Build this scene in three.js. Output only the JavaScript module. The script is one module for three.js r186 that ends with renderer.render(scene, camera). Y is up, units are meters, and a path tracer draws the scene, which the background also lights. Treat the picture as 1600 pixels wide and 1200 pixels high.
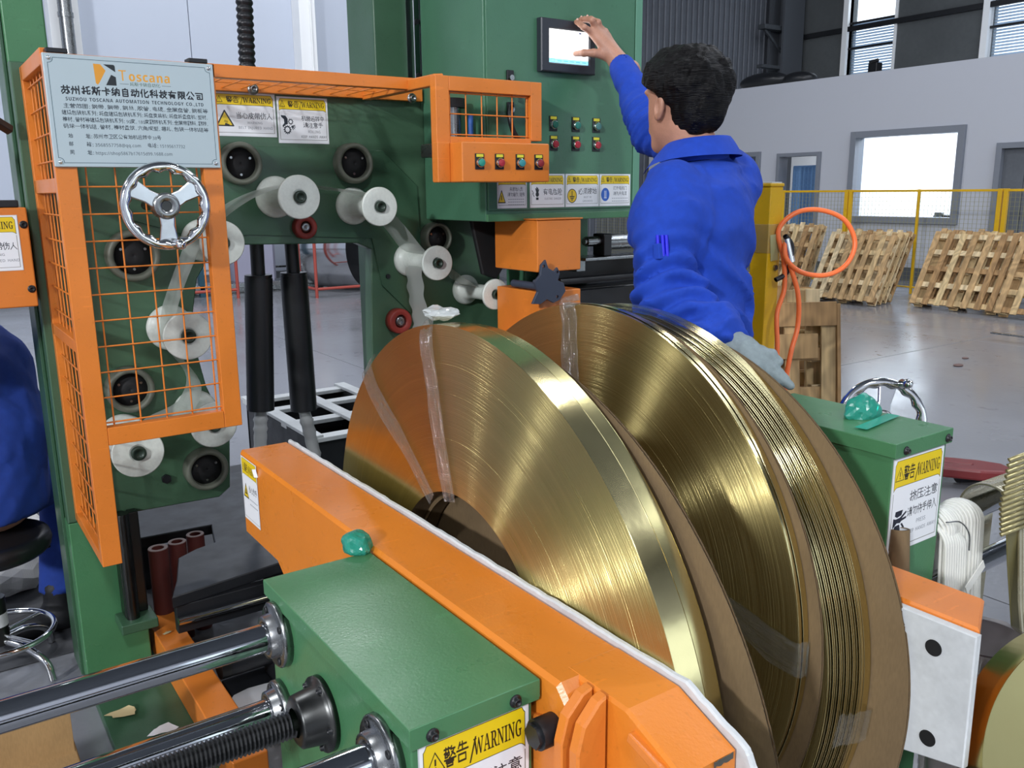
import * as THREE from 'three';
import { mergeGeometries, mergeVertices, toCreasedNormals } from 'three/addons/utils/BufferGeometryUtils.js';
import { RoundedBoxGeometry } from 'three/addons/geometries/RoundedBoxGeometry.js';
import { RectAreaLightUniformsLib } from 'three/addons/lights/RectAreaLightUniformsLib.js';

// ------------------------------------------------------------------ camera, sky, lights, exposure
RectAreaLightUniformsLib.init();
const scene = new THREE.Scene();
const renderer = new THREE.WebGLRenderer({ antialias: true });
renderer.toneMapping = THREE.LinearToneMapping;
renderer.toneMappingExposure = 1.2;
renderer.shadowMap.enabled = true;

const EYE = 1.42;
const camera = new THREE.PerspectiveCamera(47.66, 4 / 3, 0.05, 80);
camera.rotation.order = 'YXZ';
camera.position.set(0, EYE, 0);
camera.rotation.set(THREE.MathUtils.degToRad(-12.52), THREE.MathUtils.degToRad(-34.66), THREE.MathUtils.degToRad(-0.57));

scene.background = new THREE.Color(0.86, 0.92, 1.0);   // overcast daylight outside the windows
scene.backgroundIntensity = 2.2;

// high-bay lamps under the roof: [x, z, radiance]; each is a glowing panel and an area light just under it
const LAMPS = [
  [-1.9, 6.3, 235], [-8.6, 4.4, 120], [-7.6, -5.0, 140], [5.0, 6.2, 80], [5.2, -3.0, 50], [11.4, 4.2, 40], [10.8, -6.4, 26], [-1.6, -8.2, 100], [4.6, -10.4, 100],
];
const LAMP_Y = 8.2, LAMP_SIZE = 0.8;
// floodlight added out of view on the left wall to make the coil faces glint
const ADDED_FLOOD = { at: [-12.0, 6.2, 5.2], to: [1.0, 0.8, -1.2], size: 0.8, radiance: 600 };
// ------------------------------------------------------------------ small helpers
const V3 = (x, y, z) => new THREE.Vector3(x, y, z);
let seed = 7;
const rnd = () => { seed = (seed * 1664525 + 1013904223) >>> 0; return seed / 4294967296; };
const rr = (a, b) => a + (b - a) * rnd();
const hash3 = (x, y, z) => { let h = (x * 374761393 + y * 668265263 + z * 2147483647) | 0; h = Math.imul(h ^ (h >>> 13), 1274126177); return ((h ^ (h >>> 16)) >>> 0) / 4294967296; };
function noise3(x, y, z) {
  const ix = Math.floor(x), iy = Math.floor(y), iz = Math.floor(z); let u = x - ix, v = y - iy, w = z - iz;
  u = u * u * (3 - 2 * u); v = v * v * (3 - 2 * v); w = w * w * (3 - 2 * w);
  let s = 0;
  for (let i = 0; i < 8; i++) { const a = i & 1, b = (i >> 1) & 1, c = i >> 2; s += hash3(ix + a, iy + b, iz + c) * (a ? u : 1 - u) * (b ? v : 1 - v) * (c ? w : 1 - w); }
  return s;
}
// tileable value noise on a grid of n cells
function tnoise(x, y, n, s) {
  const ix = Math.floor(x), iy = Math.floor(y); let u = x - ix, v = y - iy; u = u * u * (3 - 2 * u); v = v * v * (3 - 2 * v);
  const h = (i, j) => hash3(((i % n) + n) % n, ((j % n) + n) % n, s);
  return (h(ix, iy) * (1 - u) + h(ix + 1, iy) * u) * (1 - v) + (h(ix, iy + 1) * (1 - u) + h(ix + 1, iy + 1) * u) * v;
}
function dataTex(w, h, f, srgb) {
  const d = new Uint8Array(w * h * 4);
  for (let y = 0; y < h; y++) for (let x = 0; x < w; x++) { const c = f(x / w, y / h, x, y), o = (y * w + x) * 4; for (let k = 0; k < 3; k++) d[o + k] = Math.max(0, Math.min(255, (Array.isArray(c) ? c[k] : c) * 255)); d[o + 3] = 255; }
  const t = new THREE.DataTexture(d, w, h); t.wrapS = t.wrapT = THREE.RepeatWrapping; t.magFilter = THREE.LinearFilter; t.minFilter = THREE.LinearFilter; if (srgb) t.colorSpace = THREE.SRGBColorSpace; t.needsUpdate = true; return t;
}
const rep = (t, x, y = x, r = 0) => { const c = t.clone(); c.repeat.set(x, y); c.rotation = r; c.needsUpdate = true; return c; };
const fbm = (u, v, n, oct, s) => { let a = 0, k = 0.5, m = 0; for (let i = 0; i < oct; i++) { a += k * tnoise(u * n, v * n, n, s + i); m += k; k *= 0.5; n *= 2; } return a / m; };

// textures: grain, relief and wear only
const T = {};
T.mottle = dataTex(512, 512, (u, v) => { const a = fbm(u, v, 4, 5, 11), b = fbm(u, v, 64, 2, 31); const s = 0.9 + 0.12 * (a - 0.5) * 1.4 + 0.05 * (b - 0.5); return [s, s, s]; }, true);
T.scuff = dataTex(512, 512, (u, v) => {                       // painted steel with scattered dirt specks and scratches
  let s = 0.95 + 0.09 * (fbm(u, v, 6, 5, 51) - 0.5);
  const d = fbm(u, v, 90, 3, 71); if (d > 0.74) s -= (d - 0.74) * 0.5;
  const k = tnoise(u * 6, v * 150, 6 * 25, 81); if (k > 0.955) s += 0.05;
  return [s, s * 0.995, s * 0.985];
}, true);
T.fine = dataTex(256, 256, (u, v) => 0.5 + 0.5 * (fbm(u, v, 32, 3, 91) - 0.5));
T.orange = dataTex(256, 256, (u, v) => fbm(u, v, 24, 2, 95));
T.rough = dataTex(512, 512, (u, v) => { const a = 0.8 + 0.5 * (fbm(u, v, 5, 5, 101) - 0.5); return [a, a, a]; });
T.wood = dataTex(256, 512, (u, v) => {
  const g = fbm(u + 0.02 * Math.sin(v * 6.28 * 2), v, 4, 3, 121), r = 0.5 + 0.5 * Math.sin((u * 9 + g * 5) * 6.28), f = tnoise(u * 128, v * 8, 1024, 131);
  const s = 0.78 + 0.14 * r + 0.14 * (f - 0.5); return [s, s * 0.94, s * 0.84];
}, true);
T.card = dataTex(512, 512, (u, v) => { const s = 0.9 + 0.10 * (fbm(u, v, 5, 4, 141) - 0.5) + 0.06 * (tnoise(u * 300, v * 60, 300, 151) - 0.5); return [s, s, s * 0.99]; }, true);
T.floor = dataTex(1024, 1024, (u, v) => { let s = 0.9 + 0.12 * (fbm(u, v, 5, 6, 161) - 0.5); const d = fbm(u, v, 60, 3, 171); if (d > 0.74) s -= (d - 0.74) * 0.6; return [s, s, s * 1.01]; }, true);
T.floorR = dataTex(512, 512, (u, v) => { const a = 0.75 + 0.7 * (fbm(u, v, 6, 5, 181) - 0.5); return [a, a, a]; });
T.weave = dataTex(128, 128, (u, v) => 0.5 + 0.25 * Math.sin(u * 6.283 * 32) + 0.25 * Math.sin(v * 6.283 * 32));
T.cloth = dataTex(256, 256, (u, v) => { const s = 0.93 + 0.12 * (fbm(u, v, 16, 4, 191) - 0.5); return [s, s, s]; }, true);
// relief across the turns of a wound coil: u runs across the turns, v along them
{
  const N = 2048, h = new Float32Array(N); let a = 0.5;
  for (let i = 0; i < N; i++) { if (rnd() < 0.05) a = rr(0.25, 0.75); h[i] = a + rr(-0.22, 0.22) + 0.12 * tnoise(i / 40, 0, 4096, 3) ; if (rnd() < 0.012) h[i] -= 0.35; }
  T.turns = dataTex(N, 4, (u, v, x) => h[x]);
  T.turnTone = dataTex(N, 4, (u, v, x) => { const s = 0.95 + 0.08 * (h[x] - 0.5); return [s, s, s]; }, true);
  T.turnRough = dataTex(N, 4, (u, v, x) => { const s = 0.72 + 0.5 * (tnoise(u * 300, 0, 4096, 9) - 0.5); return [s, s, s]; });
}
T.brush = dataTex(512, 512, (u, v) => 0.5 + 0.6 * (tnoise(u * 8, v * 512, 4096, 201) - 0.5));

const sRGB = (h) => new THREE.Color(h);
function mat(color, rough, metal = 0, o = {}) {
  const m = new (o.physical || o.clearcoat || o.transmission || o.sheen || o.anisotropy ? THREE.MeshPhysicalMaterial : THREE.MeshStandardMaterial)({ roughness: rough, metalness: metal });
  m.color = sRGB(color);
  for (const k in o) if (k !== 'physical') { if (k === 'emissive' || k === 'sheenColor' || k === 'attenuationColor') m[k] = sRGB(o[k]); else m[k] = o[k]; }
  return m;
}
const paint = (c, r = 0.42, k = 1.5) => mat(c, r, 0, { map: rep(T.scuff, k), roughnessMap: rep(T.rough, 2), bumpMap: rep(T.orange, 14), bumpScale: 0.00012 });
const M = {
  green: paint('#4b8259', 0.38), greenPlate: paint('#46674f', 0.42), greenDark: paint('#3c5f47', 0.45), greenCab: paint('#4a7a5f', 0.4),
  orange: paint('#e58432', 0.42), orangeTop: paint('#e8882c', 0.36, 1.1), yellow: paint('#e3b416', 0.4), teal: paint('#8fa0a2', 0.5),
  chrome: mat('#c2c5ca', 0.07, 1, { bumpMap: rep(T.brush, 3), bumpScale: 0.00002 }), polished: mat('#e2e4e6', 0.1, 1), steel: mat('#939595', 0.34, 1, { roughnessMap: rep(T.rough, 5) }), darkSteel: mat('#4c4d4c', 0.42, 1, { roughnessMap: rep(T.rough, 5) }),
  blackPaint: mat('#1b1d21', 0.5, 0, { map: rep(T.scuff, 2), roughnessMap: rep(T.rough, 2) }), blackRubber: mat('#131416', 0.7, 0, { bumpMap: rep(T.fine, 8), bumpScale: 0.0003 }), blackPlastic: mat('#15161a', 0.38),
  tray: mat('#202226', 0.55, 0, { map: rep(T.scuff, 2.5), roughnessMap: rep(T.rough, 3) }),
  nylon: mat('#e4ebe2', 0.36, 0, { map: rep(T.mottle, 3), bumpMap: rep(T.fine, 6), bumpScale: 0.0002 }), whitePlastic: mat('#dfe3e4', 0.5, 0, { map: rep(T.mottle, 2), bumpMap: rep(T.fine, 5), bumpScale: 0.0004 }),
  hole: mat('#0b0b0c', 0.8), red: mat('#8e2f26', 0.5, 0, { map: rep(T.scuff, 3) }), redRail: mat('#a8483c', 0.5), redDark: mat('#5a221c', 0.6, 0, { map: rep(T.mottle, 4) }),
  card: mat('#806a4c', 0.82, 0, { map: rep(T.card, 2.2), bumpMap: rep(T.fine, 5), bumpScale: 0.0003 }), cardBox: mat('#b79566', 0.85, 0, { map: rep(T.card, 2) }),
  wall: mat('#b9bcc4', 0.8), wallPanel: mat('#bcc4d2', 0.4), wallGrey: mat('#6e737c', 0.6, 0, { map: rep(T.mottle, 0.3) }), wallDark: mat('#5a5e60', 0.7, 0, { map: rep(T.mottle, 0.3) }),
  frameGrey: mat('#7a7f88', 0.5), doorGrey: mat('#6f747b', 0.5, 0, { map: rep(T.mottle, 0.6) }), ceiling: mat('#62666b', 0.85), white: mat('#eef0f1', 0.6), curtain: mat('#6f97c4', 0.9, 0, { map: rep(T.cloth, 3) }),
  glass: mat('#f4f8fa', 0.03, 0, { transmission: 1, thickness: 0, ior: 1.45 }),
  film: mat('#f4f6f3', 0.16, 0, { transmission: 0.93, thickness: 0, ior: 1.45, bumpMap: rep(T.brush, 6, 20), bumpScale: 0.002 }),
  filmGrey: mat('#dfe4df', 0.28, 0, { transmission: 0.64, thickness: 0, ior: 1.45 }), filmGreen: mat('#3fb59f', 0.2, 0, { transmission: 0.5, thickness: 0, ior: 1.5 }),
  hose: mat('#ff7a3c', 0.35), paper: mat('#eef0f2', 0.85), paperTan: mat('#c8b78a', 0.9), sack: mat('#e9e8e4', 0.7, 0, { bumpMap: rep(T.weave, 10), bumpScale: 0.0008 }),
  skin: mat('#c99379', 0.5, 0, { sheen: 0.2, sheenColor: '#ffcfb8', map: rep(T.mottle, 6) }), nail: mat('#e0b3a2', 0.35), hair: mat('#050405', 0.55, 0, { specularIntensity: 0.45, physical: true, bumpMap: rep(T.brush, 8, 3), bumpScale: 0.003 }),
  jacket: mat('#1144ba', 0.85, 0, { sheen: 0.1, sheenColor: '#6d97ff', map: rep(T.cloth, 5), bumpMap: rep(T.weave, 26), bumpScale: 0.0003 }), jacketInner: mat('#173c92', 0.85), navy: mat('#1b3f9a', 0.85, 0, { map: rep(T.cloth, 5), bumpMap: rep(T.weave, 26), bumpScale: 0.0003 }),
  trousers: mat('#1d3f8a', 0.85, 0, { map: rep(T.cloth, 5) }), glove: mat('#98a6aa', 0.9, 0, { map: rep(T.cloth, 8), bumpMap: rep(T.weave, 40), bumpScale: 0.0006 }), shoe: mat('#141519', 0.6),
};

// ------------------------------------------------------------------ geometry helpers (all in world metres)
const clean = (g) => { g = g.index ? g.toNonIndexed() : g; for (const k of Object.keys(g.attributes)) if (!['position', 'normal', 'uv'].includes(k)) g.deleteAttribute(k); if (!g.attributes.normal) g.computeVertexNormals(); g.morphAttributes = {}; return g; };
function boxUV(g) {
  const p = g.attributes.position, n = g.attributes.normal, uv = new Float32Array(p.count * 2);
  const a = V3(), b = V3(), c = V3(), f = V3();
  for (let i = 0; i < p.count; i += 3) {
    a.fromBufferAttribute(p, i); b.fromBufferAttribute(p, i + 1); c.fromBufferAttribute(p, i + 2); f.crossVectors(b.clone().sub(a), c.clone().sub(a));
    const x = Math.abs(f.x), y = Math.abs(f.y), z = Math.abs(f.z);
    [a, b, c].forEach((q, k) => { const [u, v] = x >= y && x >= z ? [q.z, q.y] : y >= z ? [q.x, q.z] : [q.x, q.y]; uv[(i + k) * 2] = u; uv[(i + k) * 2 + 1] = v; });
  }
  g.setAttribute('uv', new THREE.BufferAttribute(uv, 2)); return g;
}
const keepUV = (g) => { g = clean(g); g.userData.uvDone = true; return g; };
const merged = (list) => { const gs = [].concat(list).map((g) => (g.userData.uvDone ? g : boxUV(clean(g)))); return gs.length === 1 ? gs[0] : mergeGeometries(gs); };
const names = {};
const numbered = (n) => { const k = (names[n] = (names[n] ?? -1) + 1); return k ? n + '_' + String(k).padStart(3, '0') : n; };
const worldOf = (o) => o.userData.at ?? V3(0, 0, 0);
function add(o, parent) { (parent ?? scene).add(o); o.castShadow = o.receiveShadow = true; return o; }
// one named mesh from world-space geometry, as a child of parent (or top level, standing at `at`)
function part(name, geos, m, parent, label) {
  const g = merged(geos), w = parent ? worldOf(parent) : V3(0, 0, 0); if (w.lengthSq()) g.translate(-w.x, -w.y, -w.z);
  const o = new THREE.Mesh(g, m); o.name = parent ? name : numbered(name); if (parent) o.userData.at = w; if (label) o.userData.label = label; return add(o, parent);
}
function thing(name, label, category, at = [0, 0, 0], group) {
  const o = new THREE.Group(); o.name = numbered(name); o.position.set(...at); o.userData.at = V3(...at); Object.assign(o.userData, { label, category }); if (group) o.userData.group = group; scene.add(o); return o;
}
function single(name, geos, m, label, category, at, group) {
  const g = merged(geos); const o = new THREE.Mesh(g, m); o.name = numbered(name); if (at) { g.translate(-at[0], -at[1], -at[2]); o.position.set(...at); o.userData.at = V3(...at); }
  Object.assign(o.userData, { label, category }); if (group) o.userData.group = group; return add(o);
}
function struct(name, geos, m, at) { const g = merged(geos); const o = new THREE.Mesh(g, m); o.name = name; o.userData.kind = 'structure'; return add(o); }
function structGroup(name) { const o = new THREE.Group(); o.name = name; o.userData.kind = 'structure'; scene.add(o); return o; }

const box = (x0, x1, y0, y1, z0, z1, r = 0.002) => { const w = Math.abs(x1 - x0), h = Math.abs(y1 - y0), d = Math.abs(z1 - z0); const g = r > 0 ? new RoundedBoxGeometry(w, h, d, 1, Math.min(r, w / 2.1, h / 2.1, d / 2.1)) : new THREE.BoxGeometry(w, h, d); return g.translate((x0 + x1) / 2, (y0 + y1) / 2, (z0 + z1) / 2); };
const UPV = V3(0, 1, 0);
function along(g, a, b) { const d = b.clone().sub(a); return g.applyQuaternion(new THREE.Quaternion().setFromUnitVectors(UPV, d.clone().normalize())).translate((a.x + b.x) / 2, (a.y + b.y) / 2, (a.z + b.z) / 2); }
const cyl = (a, b, r, seg = 24, r2 = r) => { a = V3(...a); b = V3(...b); return along(new THREE.CylinderGeometry(r2, r, a.distanceTo(b), seg), a, b); };
// profile [[radius, t]...] turned about the line a -> b, t in metres from a
function lathe(a, b, prof, seg = 48) { a = V3(...a); b = V3(...b); const g = new THREE.LatheGeometry(prof.map(([r, t]) => new THREE.Vector2(Math.max(r, 0.00001), t)), seg); const d = b.clone().sub(a).normalize(); return g.applyQuaternion(new THREE.Quaternion().setFromUnitVectors(UPV, d)).translate(a.x, a.y, a.z); }
const tube = (pts, r, n = 64, seg = 8, closed = false) => new THREE.TubeGeometry(new THREE.CatmullRomCurve3(pts.map((p) => V3(...p)), closed, 'centripetal'), n, r, seg, closed);
const bar = (a, b, w, h = w) => { a = V3(...a); b = V3(...b); return along(new RoundedBoxGeometry(w, a.distanceTo(b), h, 1, Math.min(w, h) * 0.12), a, b); };
const shapeOf = (pts) => new THREE.Shape(pts.map(([x, y]) => new THREE.Vector2(x, y)));
// polygon in the x-y plane, from z0 to z1
function slabXY(pts, z0, z1, bev = 0.002, holes = []) { const s = Array.isArray(pts) ? shapeOf(pts) : pts; for (const h of holes) s.holes.push(h); const g = new THREE.ExtrudeGeometry(s, { depth: z1 - z0 - 2 * bev, bevelEnabled: bev > 0, bevelSize: bev, bevelThickness: bev, bevelOffset: -bev, bevelSegments: 1, curveSegments: 24 }); return g.translate(0, 0, z0 + bev); }
// polygon given as [z, y], from x0 to x1
function slabZY(pts, x0, x1, bev = 0.002, holes = []) { const g = slabXY(pts.map(([z, y]) => [-z, y]), x0, x1, bev, holes); return g.rotateY(Math.PI / 2); }
const ring = (x, y, r) => { const p = new THREE.Path(); p.absarc(x, y, r, 0, Math.PI * 2, true); return p; };
const flat = (w, h, m, name, parent) => null;
// a thin printed sheet facing +z with its own print: uv 0..1
function sheetZ(x0, x1, y0, y1, z, t = 0.0006) {
  const g = new THREE.PlaneGeometry(x1 - x0, y1 - y0).translate((x0 + x1) / 2, (y0 + y1) / 2, z + t); return keepUV(g);
}
const hex = (c, n, r, h) => cyl(c, [c[0] + n[0] * h, c[1] + n[1] * h, c[2] + n[2] * h], r, 6);
const bolt = (c, n, r = 0.006) => [lathe(c, [c[0] + n[0], c[1] + n[1], c[2] + n[2]], [[0, 0], [r * 1.6, 0], [r * 1.6, r * 0.25], [r, r * 0.25], [r, r * 1.2], [r * 0.9, r * 1.35], [r * 0.55, r * 1.35], [r * 0.5, r * 0.8], [0, r * 0.8]], 16)];
// ------------------------------------------------------------------ the hall
{
  const floor = structGroup('floor');
  part('sub_base', [box(-13, 18, -0.3, -0.02, -14.5, 11, 0)], mat('#2a2b2d', 0.9), floor);
  const fm = mat('#929498', 0.28, 0, { map: rep(T.floor, 0.22), roughnessMap: rep(T.floorR, 0.35), bumpMap: rep(T.orange, 3), bumpScale: 0.0004 });
  for (let i = 0; i < 6; i++) for (let j = 0; j < 5; j++) { const x = -12.6 + i * 5.2, z = -14.4 + j * 5.1; part('floor_slab', [box(x, x + 5.194, -0.1, 0, z, z + 5.094, 0.003)], fm, floor); }
  // back wall: white sandwich panels on the left, grey ribbed sheet on the right
  const wb = structGroup('wall_back');
  part('backing', [box(-13, 18, 0, 9.2, -14.1, -13.62, 0)], M.wallGrey, wb);
  for (let i = 0; i < 11; i++) { const x = -12.68 + i * 1.83; part('wall_panel', [box(x, x + 1.822, 0.22, 9, -13.62, -13.5, 0.006)], M.wallPanel, wb); }
  const ribs = []; for (let x = 7.3; x < 17; x += 0.16) ribs.push(slabXY([[x, 0.2], [x + 0.05, 0.2], [x + 0.05, 9], [x, 9]], -13.62, -13.575, 0.012));
  part('sheet_ribs', ribs, M.wallGrey, wb).userData.kind = 'stuff';
  part('skirting', [box(-13, 17, 0, 0.22, -13.62, -13.46, 0.01)], mat('#62666c', 0.7), wb);
  // right outer wall with two high windows
  const W = [[-11.95, -10.9, 3.75, 6.2], [-8.98, -7.9, 3.7, 6.2]];
  const wr = structGroup('wall_right');
  part('wall_sheet', [box(17, 17.25, 0, 3.7, -14.1, 11, 0), box(17, 17.25, 6.2, 9.2, -14.1, 11, 0), box(17, 17.25, 3.7, 6.2, -14.1, W[0][0], 0), box(17, 17.25, 3.7, 6.2, W[0][1], W[1][0], 0), box(17, 17.25, 3.7, 6.2, W[1][1], 11, 0)], M.wallDark, wr);
  part('wall_rail', [box(16.93, 17, 4.62, 4.72, -13.4, 8, 0.004)], M.blackPaint, wr);
  W.forEach(([z0, z1, y0, y1], i) => {
    const w = structGroup('window_' + (i + 1));
    part('window_frame', [box(16.92, 17.1, y0, y1, z0 - 0.12, z0, 0.004), box(16.96, 17.1, y0, y1, z1, z1 + 0.05, 0.004), box(16.96, 17.1, y1, y1 + 0.06, z0, z1, 0.004), box(16.96, 17.1, y0 - 0.05, y0, z0, z1, 0.004)], M.white, w);
    part('pane', [box(17.1, 17.106, y0, y1, z0, z1, 0)], M.glass, w);
    for (const y of [4.28, 4.78, 5.5]) part('crossbar', [box(16.99, 17.05, y - 0.022, y + 0.022, z0, z1, 0.004)], M.blackPaint, w);
    const sl = []; for (let y = y0 + 0.02; y < 4.8; y += 0.055) sl.push(box(17.14, 17.17, y, y + 0.034, z0, z1, 0));
    const b = part('louvre_slats', sl, mat('#c6d2e0', 0.6, 0, { transmission: 0.5, thickness: 0 }), w); b.userData.kind = 'stuff';
  });
  struct('wall_left', [box(-13.3, -13, 0, 9.2, -14.1, 11, 0)], M.wall);
  // wall behind the camera with an added row of unseen windows, so the coil rims reflect daylight
  {
    const wf = structGroup('wall_front'), w0 = [2.5, 7.5, 12.5], ww = 3.6, y0 = 0.6, y1 = 4.6; let x = -13.3; const b = [box(-13.3, 17.3, 0, y0, 11, 11.3, 0), box(-13.3, 17.3, y1, 9.2, 11, 11.3, 0)];
    for (const a of w0) { b.push(box(x, a, y0, y1, 11, 11.3, 0)); x = a + ww; } b.push(box(x, 17.3, y0, y1, 11, 11.3, 0)); part('wall_sheet', b, M.wall, wf);
    w0.forEach((a, i) => { const w = structGroup('window_' + (i + 5)); part('window_frame', [box(a, a + 0.07, y0, y1, 10.95, 11.1, 0.004), box(a + ww - 0.07, a + ww, y0, y1, 10.95, 11.1, 0.004), box(a + 0.07, a + ww - 0.07, y0, y0 + 0.07, 10.952, 11.098, 0.002), box(a + 0.07, a + ww - 0.07, y1 - 0.07, y1, 10.952, 11.098, 0.002), box(a + ww / 2 - 0.03, a + ww / 2 + 0.03, y0 + 0.07, y1 - 0.07, 10.954, 11.096, 0.002), box(a + 0.07, a + ww - 0.07, 2.5, 2.56, 10.97, 11.08, 0.002)], M.frameGrey, w); part('pane', [box(a, a + ww, y0, y1, 11.12, 11.126, 0)], M.glass, w); });
  }
  struct('ceiling', [box(-13.3, 17.3, 9.2, 9.5, -14.1, 11.3, 0)], M.ceiling);
  // white columns and a rain pipe on the back wall
  const col = (x, w) => [box(x, x + w, 0, 9, -13.5, -13.2, 0.01)];
  struct('trim_1', col(5.326, 0.26), M.white); struct('trim_2', col(1.94, 0.36), M.white);
  single('wall_pipe', [cyl([2.12, 0, -13.1], [2.12, 9, -13.1], 0.085, 24), cyl([2.12, 3.66, -13.1], [2.12, 3.72, -13.1], 0.095, 24)], M.steel, 'grey rain pipe running up the far white wall at upper left', 'pipe');
  single('cable_conduit', [cyl([5.5, 0, -13.18], [5.5, 9, -13.18], 0.014, 10), box(5.48, 5.52, 2.95, 2.99, -13.2, -13.15, 0.002)], M.white, 'thin white conduit clipped to the white wall column', 'conduit');
  struct('trim_3', [box(16.5, 16.56, 0, 9, -13.4, -13.05, 0), box(16.2, 16.86, 0, 9, -13.42, -13.36, 0), box(16.2, 16.86, 0, 9, -13.06, -13.0, 0)], mat('#4b4f55', 0.6));
  single('wall_bracket', [box(15.7, 16.5, 4.75, 4.85, -13.3, -13.1, 0.01), bar([15.8, 4.75, -13.2], [16.45, 4.3, -13.2], 0.05), box(15.6, 16.6, 3.95, 4.02, -13.2, -13.05, 0.005)], mat('#3f4348', 0.6), 'dark steel bracket on the corner column above the office roof', 'bracket');

  // the office built into the hall: partition at x = 12.8, openings given as [z0, z1, y0, y1]
  const X0 = 12.8, X1 = 12.94, TOP = 3.18, OP = [[-12.1, -10.62, 0.85, 2.06], [-10.24, -9.36, 0, 2.01], [-8.8, -6.94, 0.87, 2.29], [-6.47, -5.5, 0, 2.01]];
  const cuts = []; let z = -13.5;
  for (const [a, b, y0, y1] of OP) { cuts.push(box(X0, X1, 0, TOP, z, a, 0)); if (y0 > 0) cuts.push(box(X0, X1, 0, y0, a, b, 0)); cuts.push(box(X0, X1, y1, TOP, a, b, 0)); z = b; }
  cuts.push(box(X0, X1, 0, TOP, z, 3, 0));
  struct('wall_office', cuts, M.wall);
  struct('wall_office_back', [box(16.7, 16.8, 0, 3.1, -13.5, 3, 0), box(X1, 16.7, 0, 3.1, 2.9, 3, 0), box(X1, 16.7, 0, 3.1, -9.06, -9.0, 0)], M.white);
  struct('ceiling_office', [box(X1, 16.9, 3.04, 3.17, -13.5, 3, 0)], M.white);
  struct('baseboard_office', [box(12.76, 12.8, 0, 0.2, -13.5, -10.3, 0.004), box(12.76, 12.8, 0, 0.2, -9.3, -6.54, 0.004), box(12.76, 12.8, 0, 0.2, -5.4, 3, 0.004)], mat('#565a60', 0.6));
  const rim = ([a, b, y0, y1], t) => [box(12.74, 12.98, y0, y1, a, a + t, 0.004), box(12.74, 12.98, y0, y1, b - t, b, 0.004), box(12.742, 12.978, y1 - t, y1 - 0.001, a + t, b - t, 0.002), ...(y0 > 0 ? [box(12.742, 12.978, y0 + 0.001, y0 + t, a + t, b - t, 0.002)] : [])];
  [[0, 'window_3'], [2, 'window_4']].forEach(([k, n]) => {
    const w = structGroup(n); part('window_frame', rim(OP[k], k ? 0.1 : 0.08), M.frameGrey, w);
    part('pane', [box(12.86, 12.866, OP[k][2], OP[k][3], OP[k][0], OP[k][1], 0)], M.glass, w);
  });
  const d1 = structGroup('door_1'); part('door_frame', rim(OP[3], 0.08), M.frameGrey, d1);
  part('door_leaf', [box(12.83, 12.88, 0.01, 1.93, -6.39, -6.1, 0.004), box(12.83, 12.88, 0.01, 1.93, -6.09, -5.58, 0.004)], M.doorGrey, d1); part('door_closer', [box(12.76, 12.83, 1.86, 1.92, -6.05, -5.8, 0.006)], M.steel, d1);
  const d2 = structGroup('door_2'); part('door_frame', rim(OP[1], 0.06), M.frameGrey, d2);
  // blue curtain behind the open door
  const cv = [], N = 90; for (let i = 0; i <= N; i++) { const t = i / N; cv.push([-10.12 + t * 0.62, 13.05 + 0.035 * Math.sin(t * 42) + 0.012 * Math.sin(t * 95 + 1)]); }
  const pos = []; for (let i = 0; i < N; i++) for (const [a, ya, b, yb, c, yc] of [[i, 0.05, i + 1, 0.05, i + 1, 1.78], [i, 0.05, i + 1, 1.78, i, 1.78]]) for (const [k, y] of [[a, ya], [b, yb], [c, yc]]) pos.push(cv[k][1], y, cv[k][0]);
  const cg = new THREE.BufferGeometry(); cg.setAttribute('position', new THREE.Float32BufferAttribute(pos, 3)); cg.computeVertexNormals();
  single('curtain', [cg, cyl([13.05, 1.79, -10.1], [13.05, 1.79, -9.36], 0.012, 10)], M.curtain, 'blue pleated curtain hanging inside the left office doorway', 'curtain');
  // office lamps
  for (const [lx, lz, wz, I] of [[14.8, -7.8, 1.6, 34], [14.6, -11.2, 1.4, 9]]) {
    const t = thing('office_ceiling_lamp', lz > -9 ? 'white ceiling lamp panel inside the office behind the big window' : 'white ceiling lamp panel inside the room behind the curtain', 'lamp', [lx, 3.0, lz]);
    part('lamp_panel', [box(lx - 0.6, lx + 0.6, 2.98, 3.03, lz - wz / 2, lz + wz / 2, 0.004)], mat('#ffffff', 0.6, 0, { emissive: '#f4f8ff', emissiveIntensity: 2 }), t);
    const l = new THREE.RectAreaLight('#f3f7ff', I, 1.2, wz); l.position.set(0, -0.03, 0); l.rotation.x = -Math.PI / 2; l.name = 'office_lamp_light'; t.add(l);
  }
  // things standing in the office window and on the office roof
  const pr = thing('printer', 'small dark desk printer at the lower right corner of the office window', 'printer', [13.1, 0.8, -7.25]);
  part('body', [box(13.0, 13.3, 0.8, 1.0, -7.45, -7.08, 0.02)], M.blackPlastic, pr); part('paper_tray', [bar([13.1, 1.0, -7.2], [13.25, 1.16, -7.15], 0.24, 0.01)], M.whitePlastic, pr); part('control_panel', [box(12.98, 13.05, 0.92, 1.04, -7.42, -7.3, 0.01)], M.steel, pr);
  single('desk', [box(12.96, 13.6, 0.74, 0.8, -8.7, -6.95, 0.01), box(13.0, 13.05, 0, 0.74, -8.65, -8.6, 0.004), box(13.5, 13.55, 0, 0.74, -8.65, -8.6, 0.004), box(13.0, 13.05, 0, 0.74, -7.05, -7.0, 0.004), box(13.5, 13.55, 0, 0.74, -7.05, -7.0, 0.004)], M.whitePlastic, 'pale desk standing just inside the big office window', 'desk');
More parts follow.
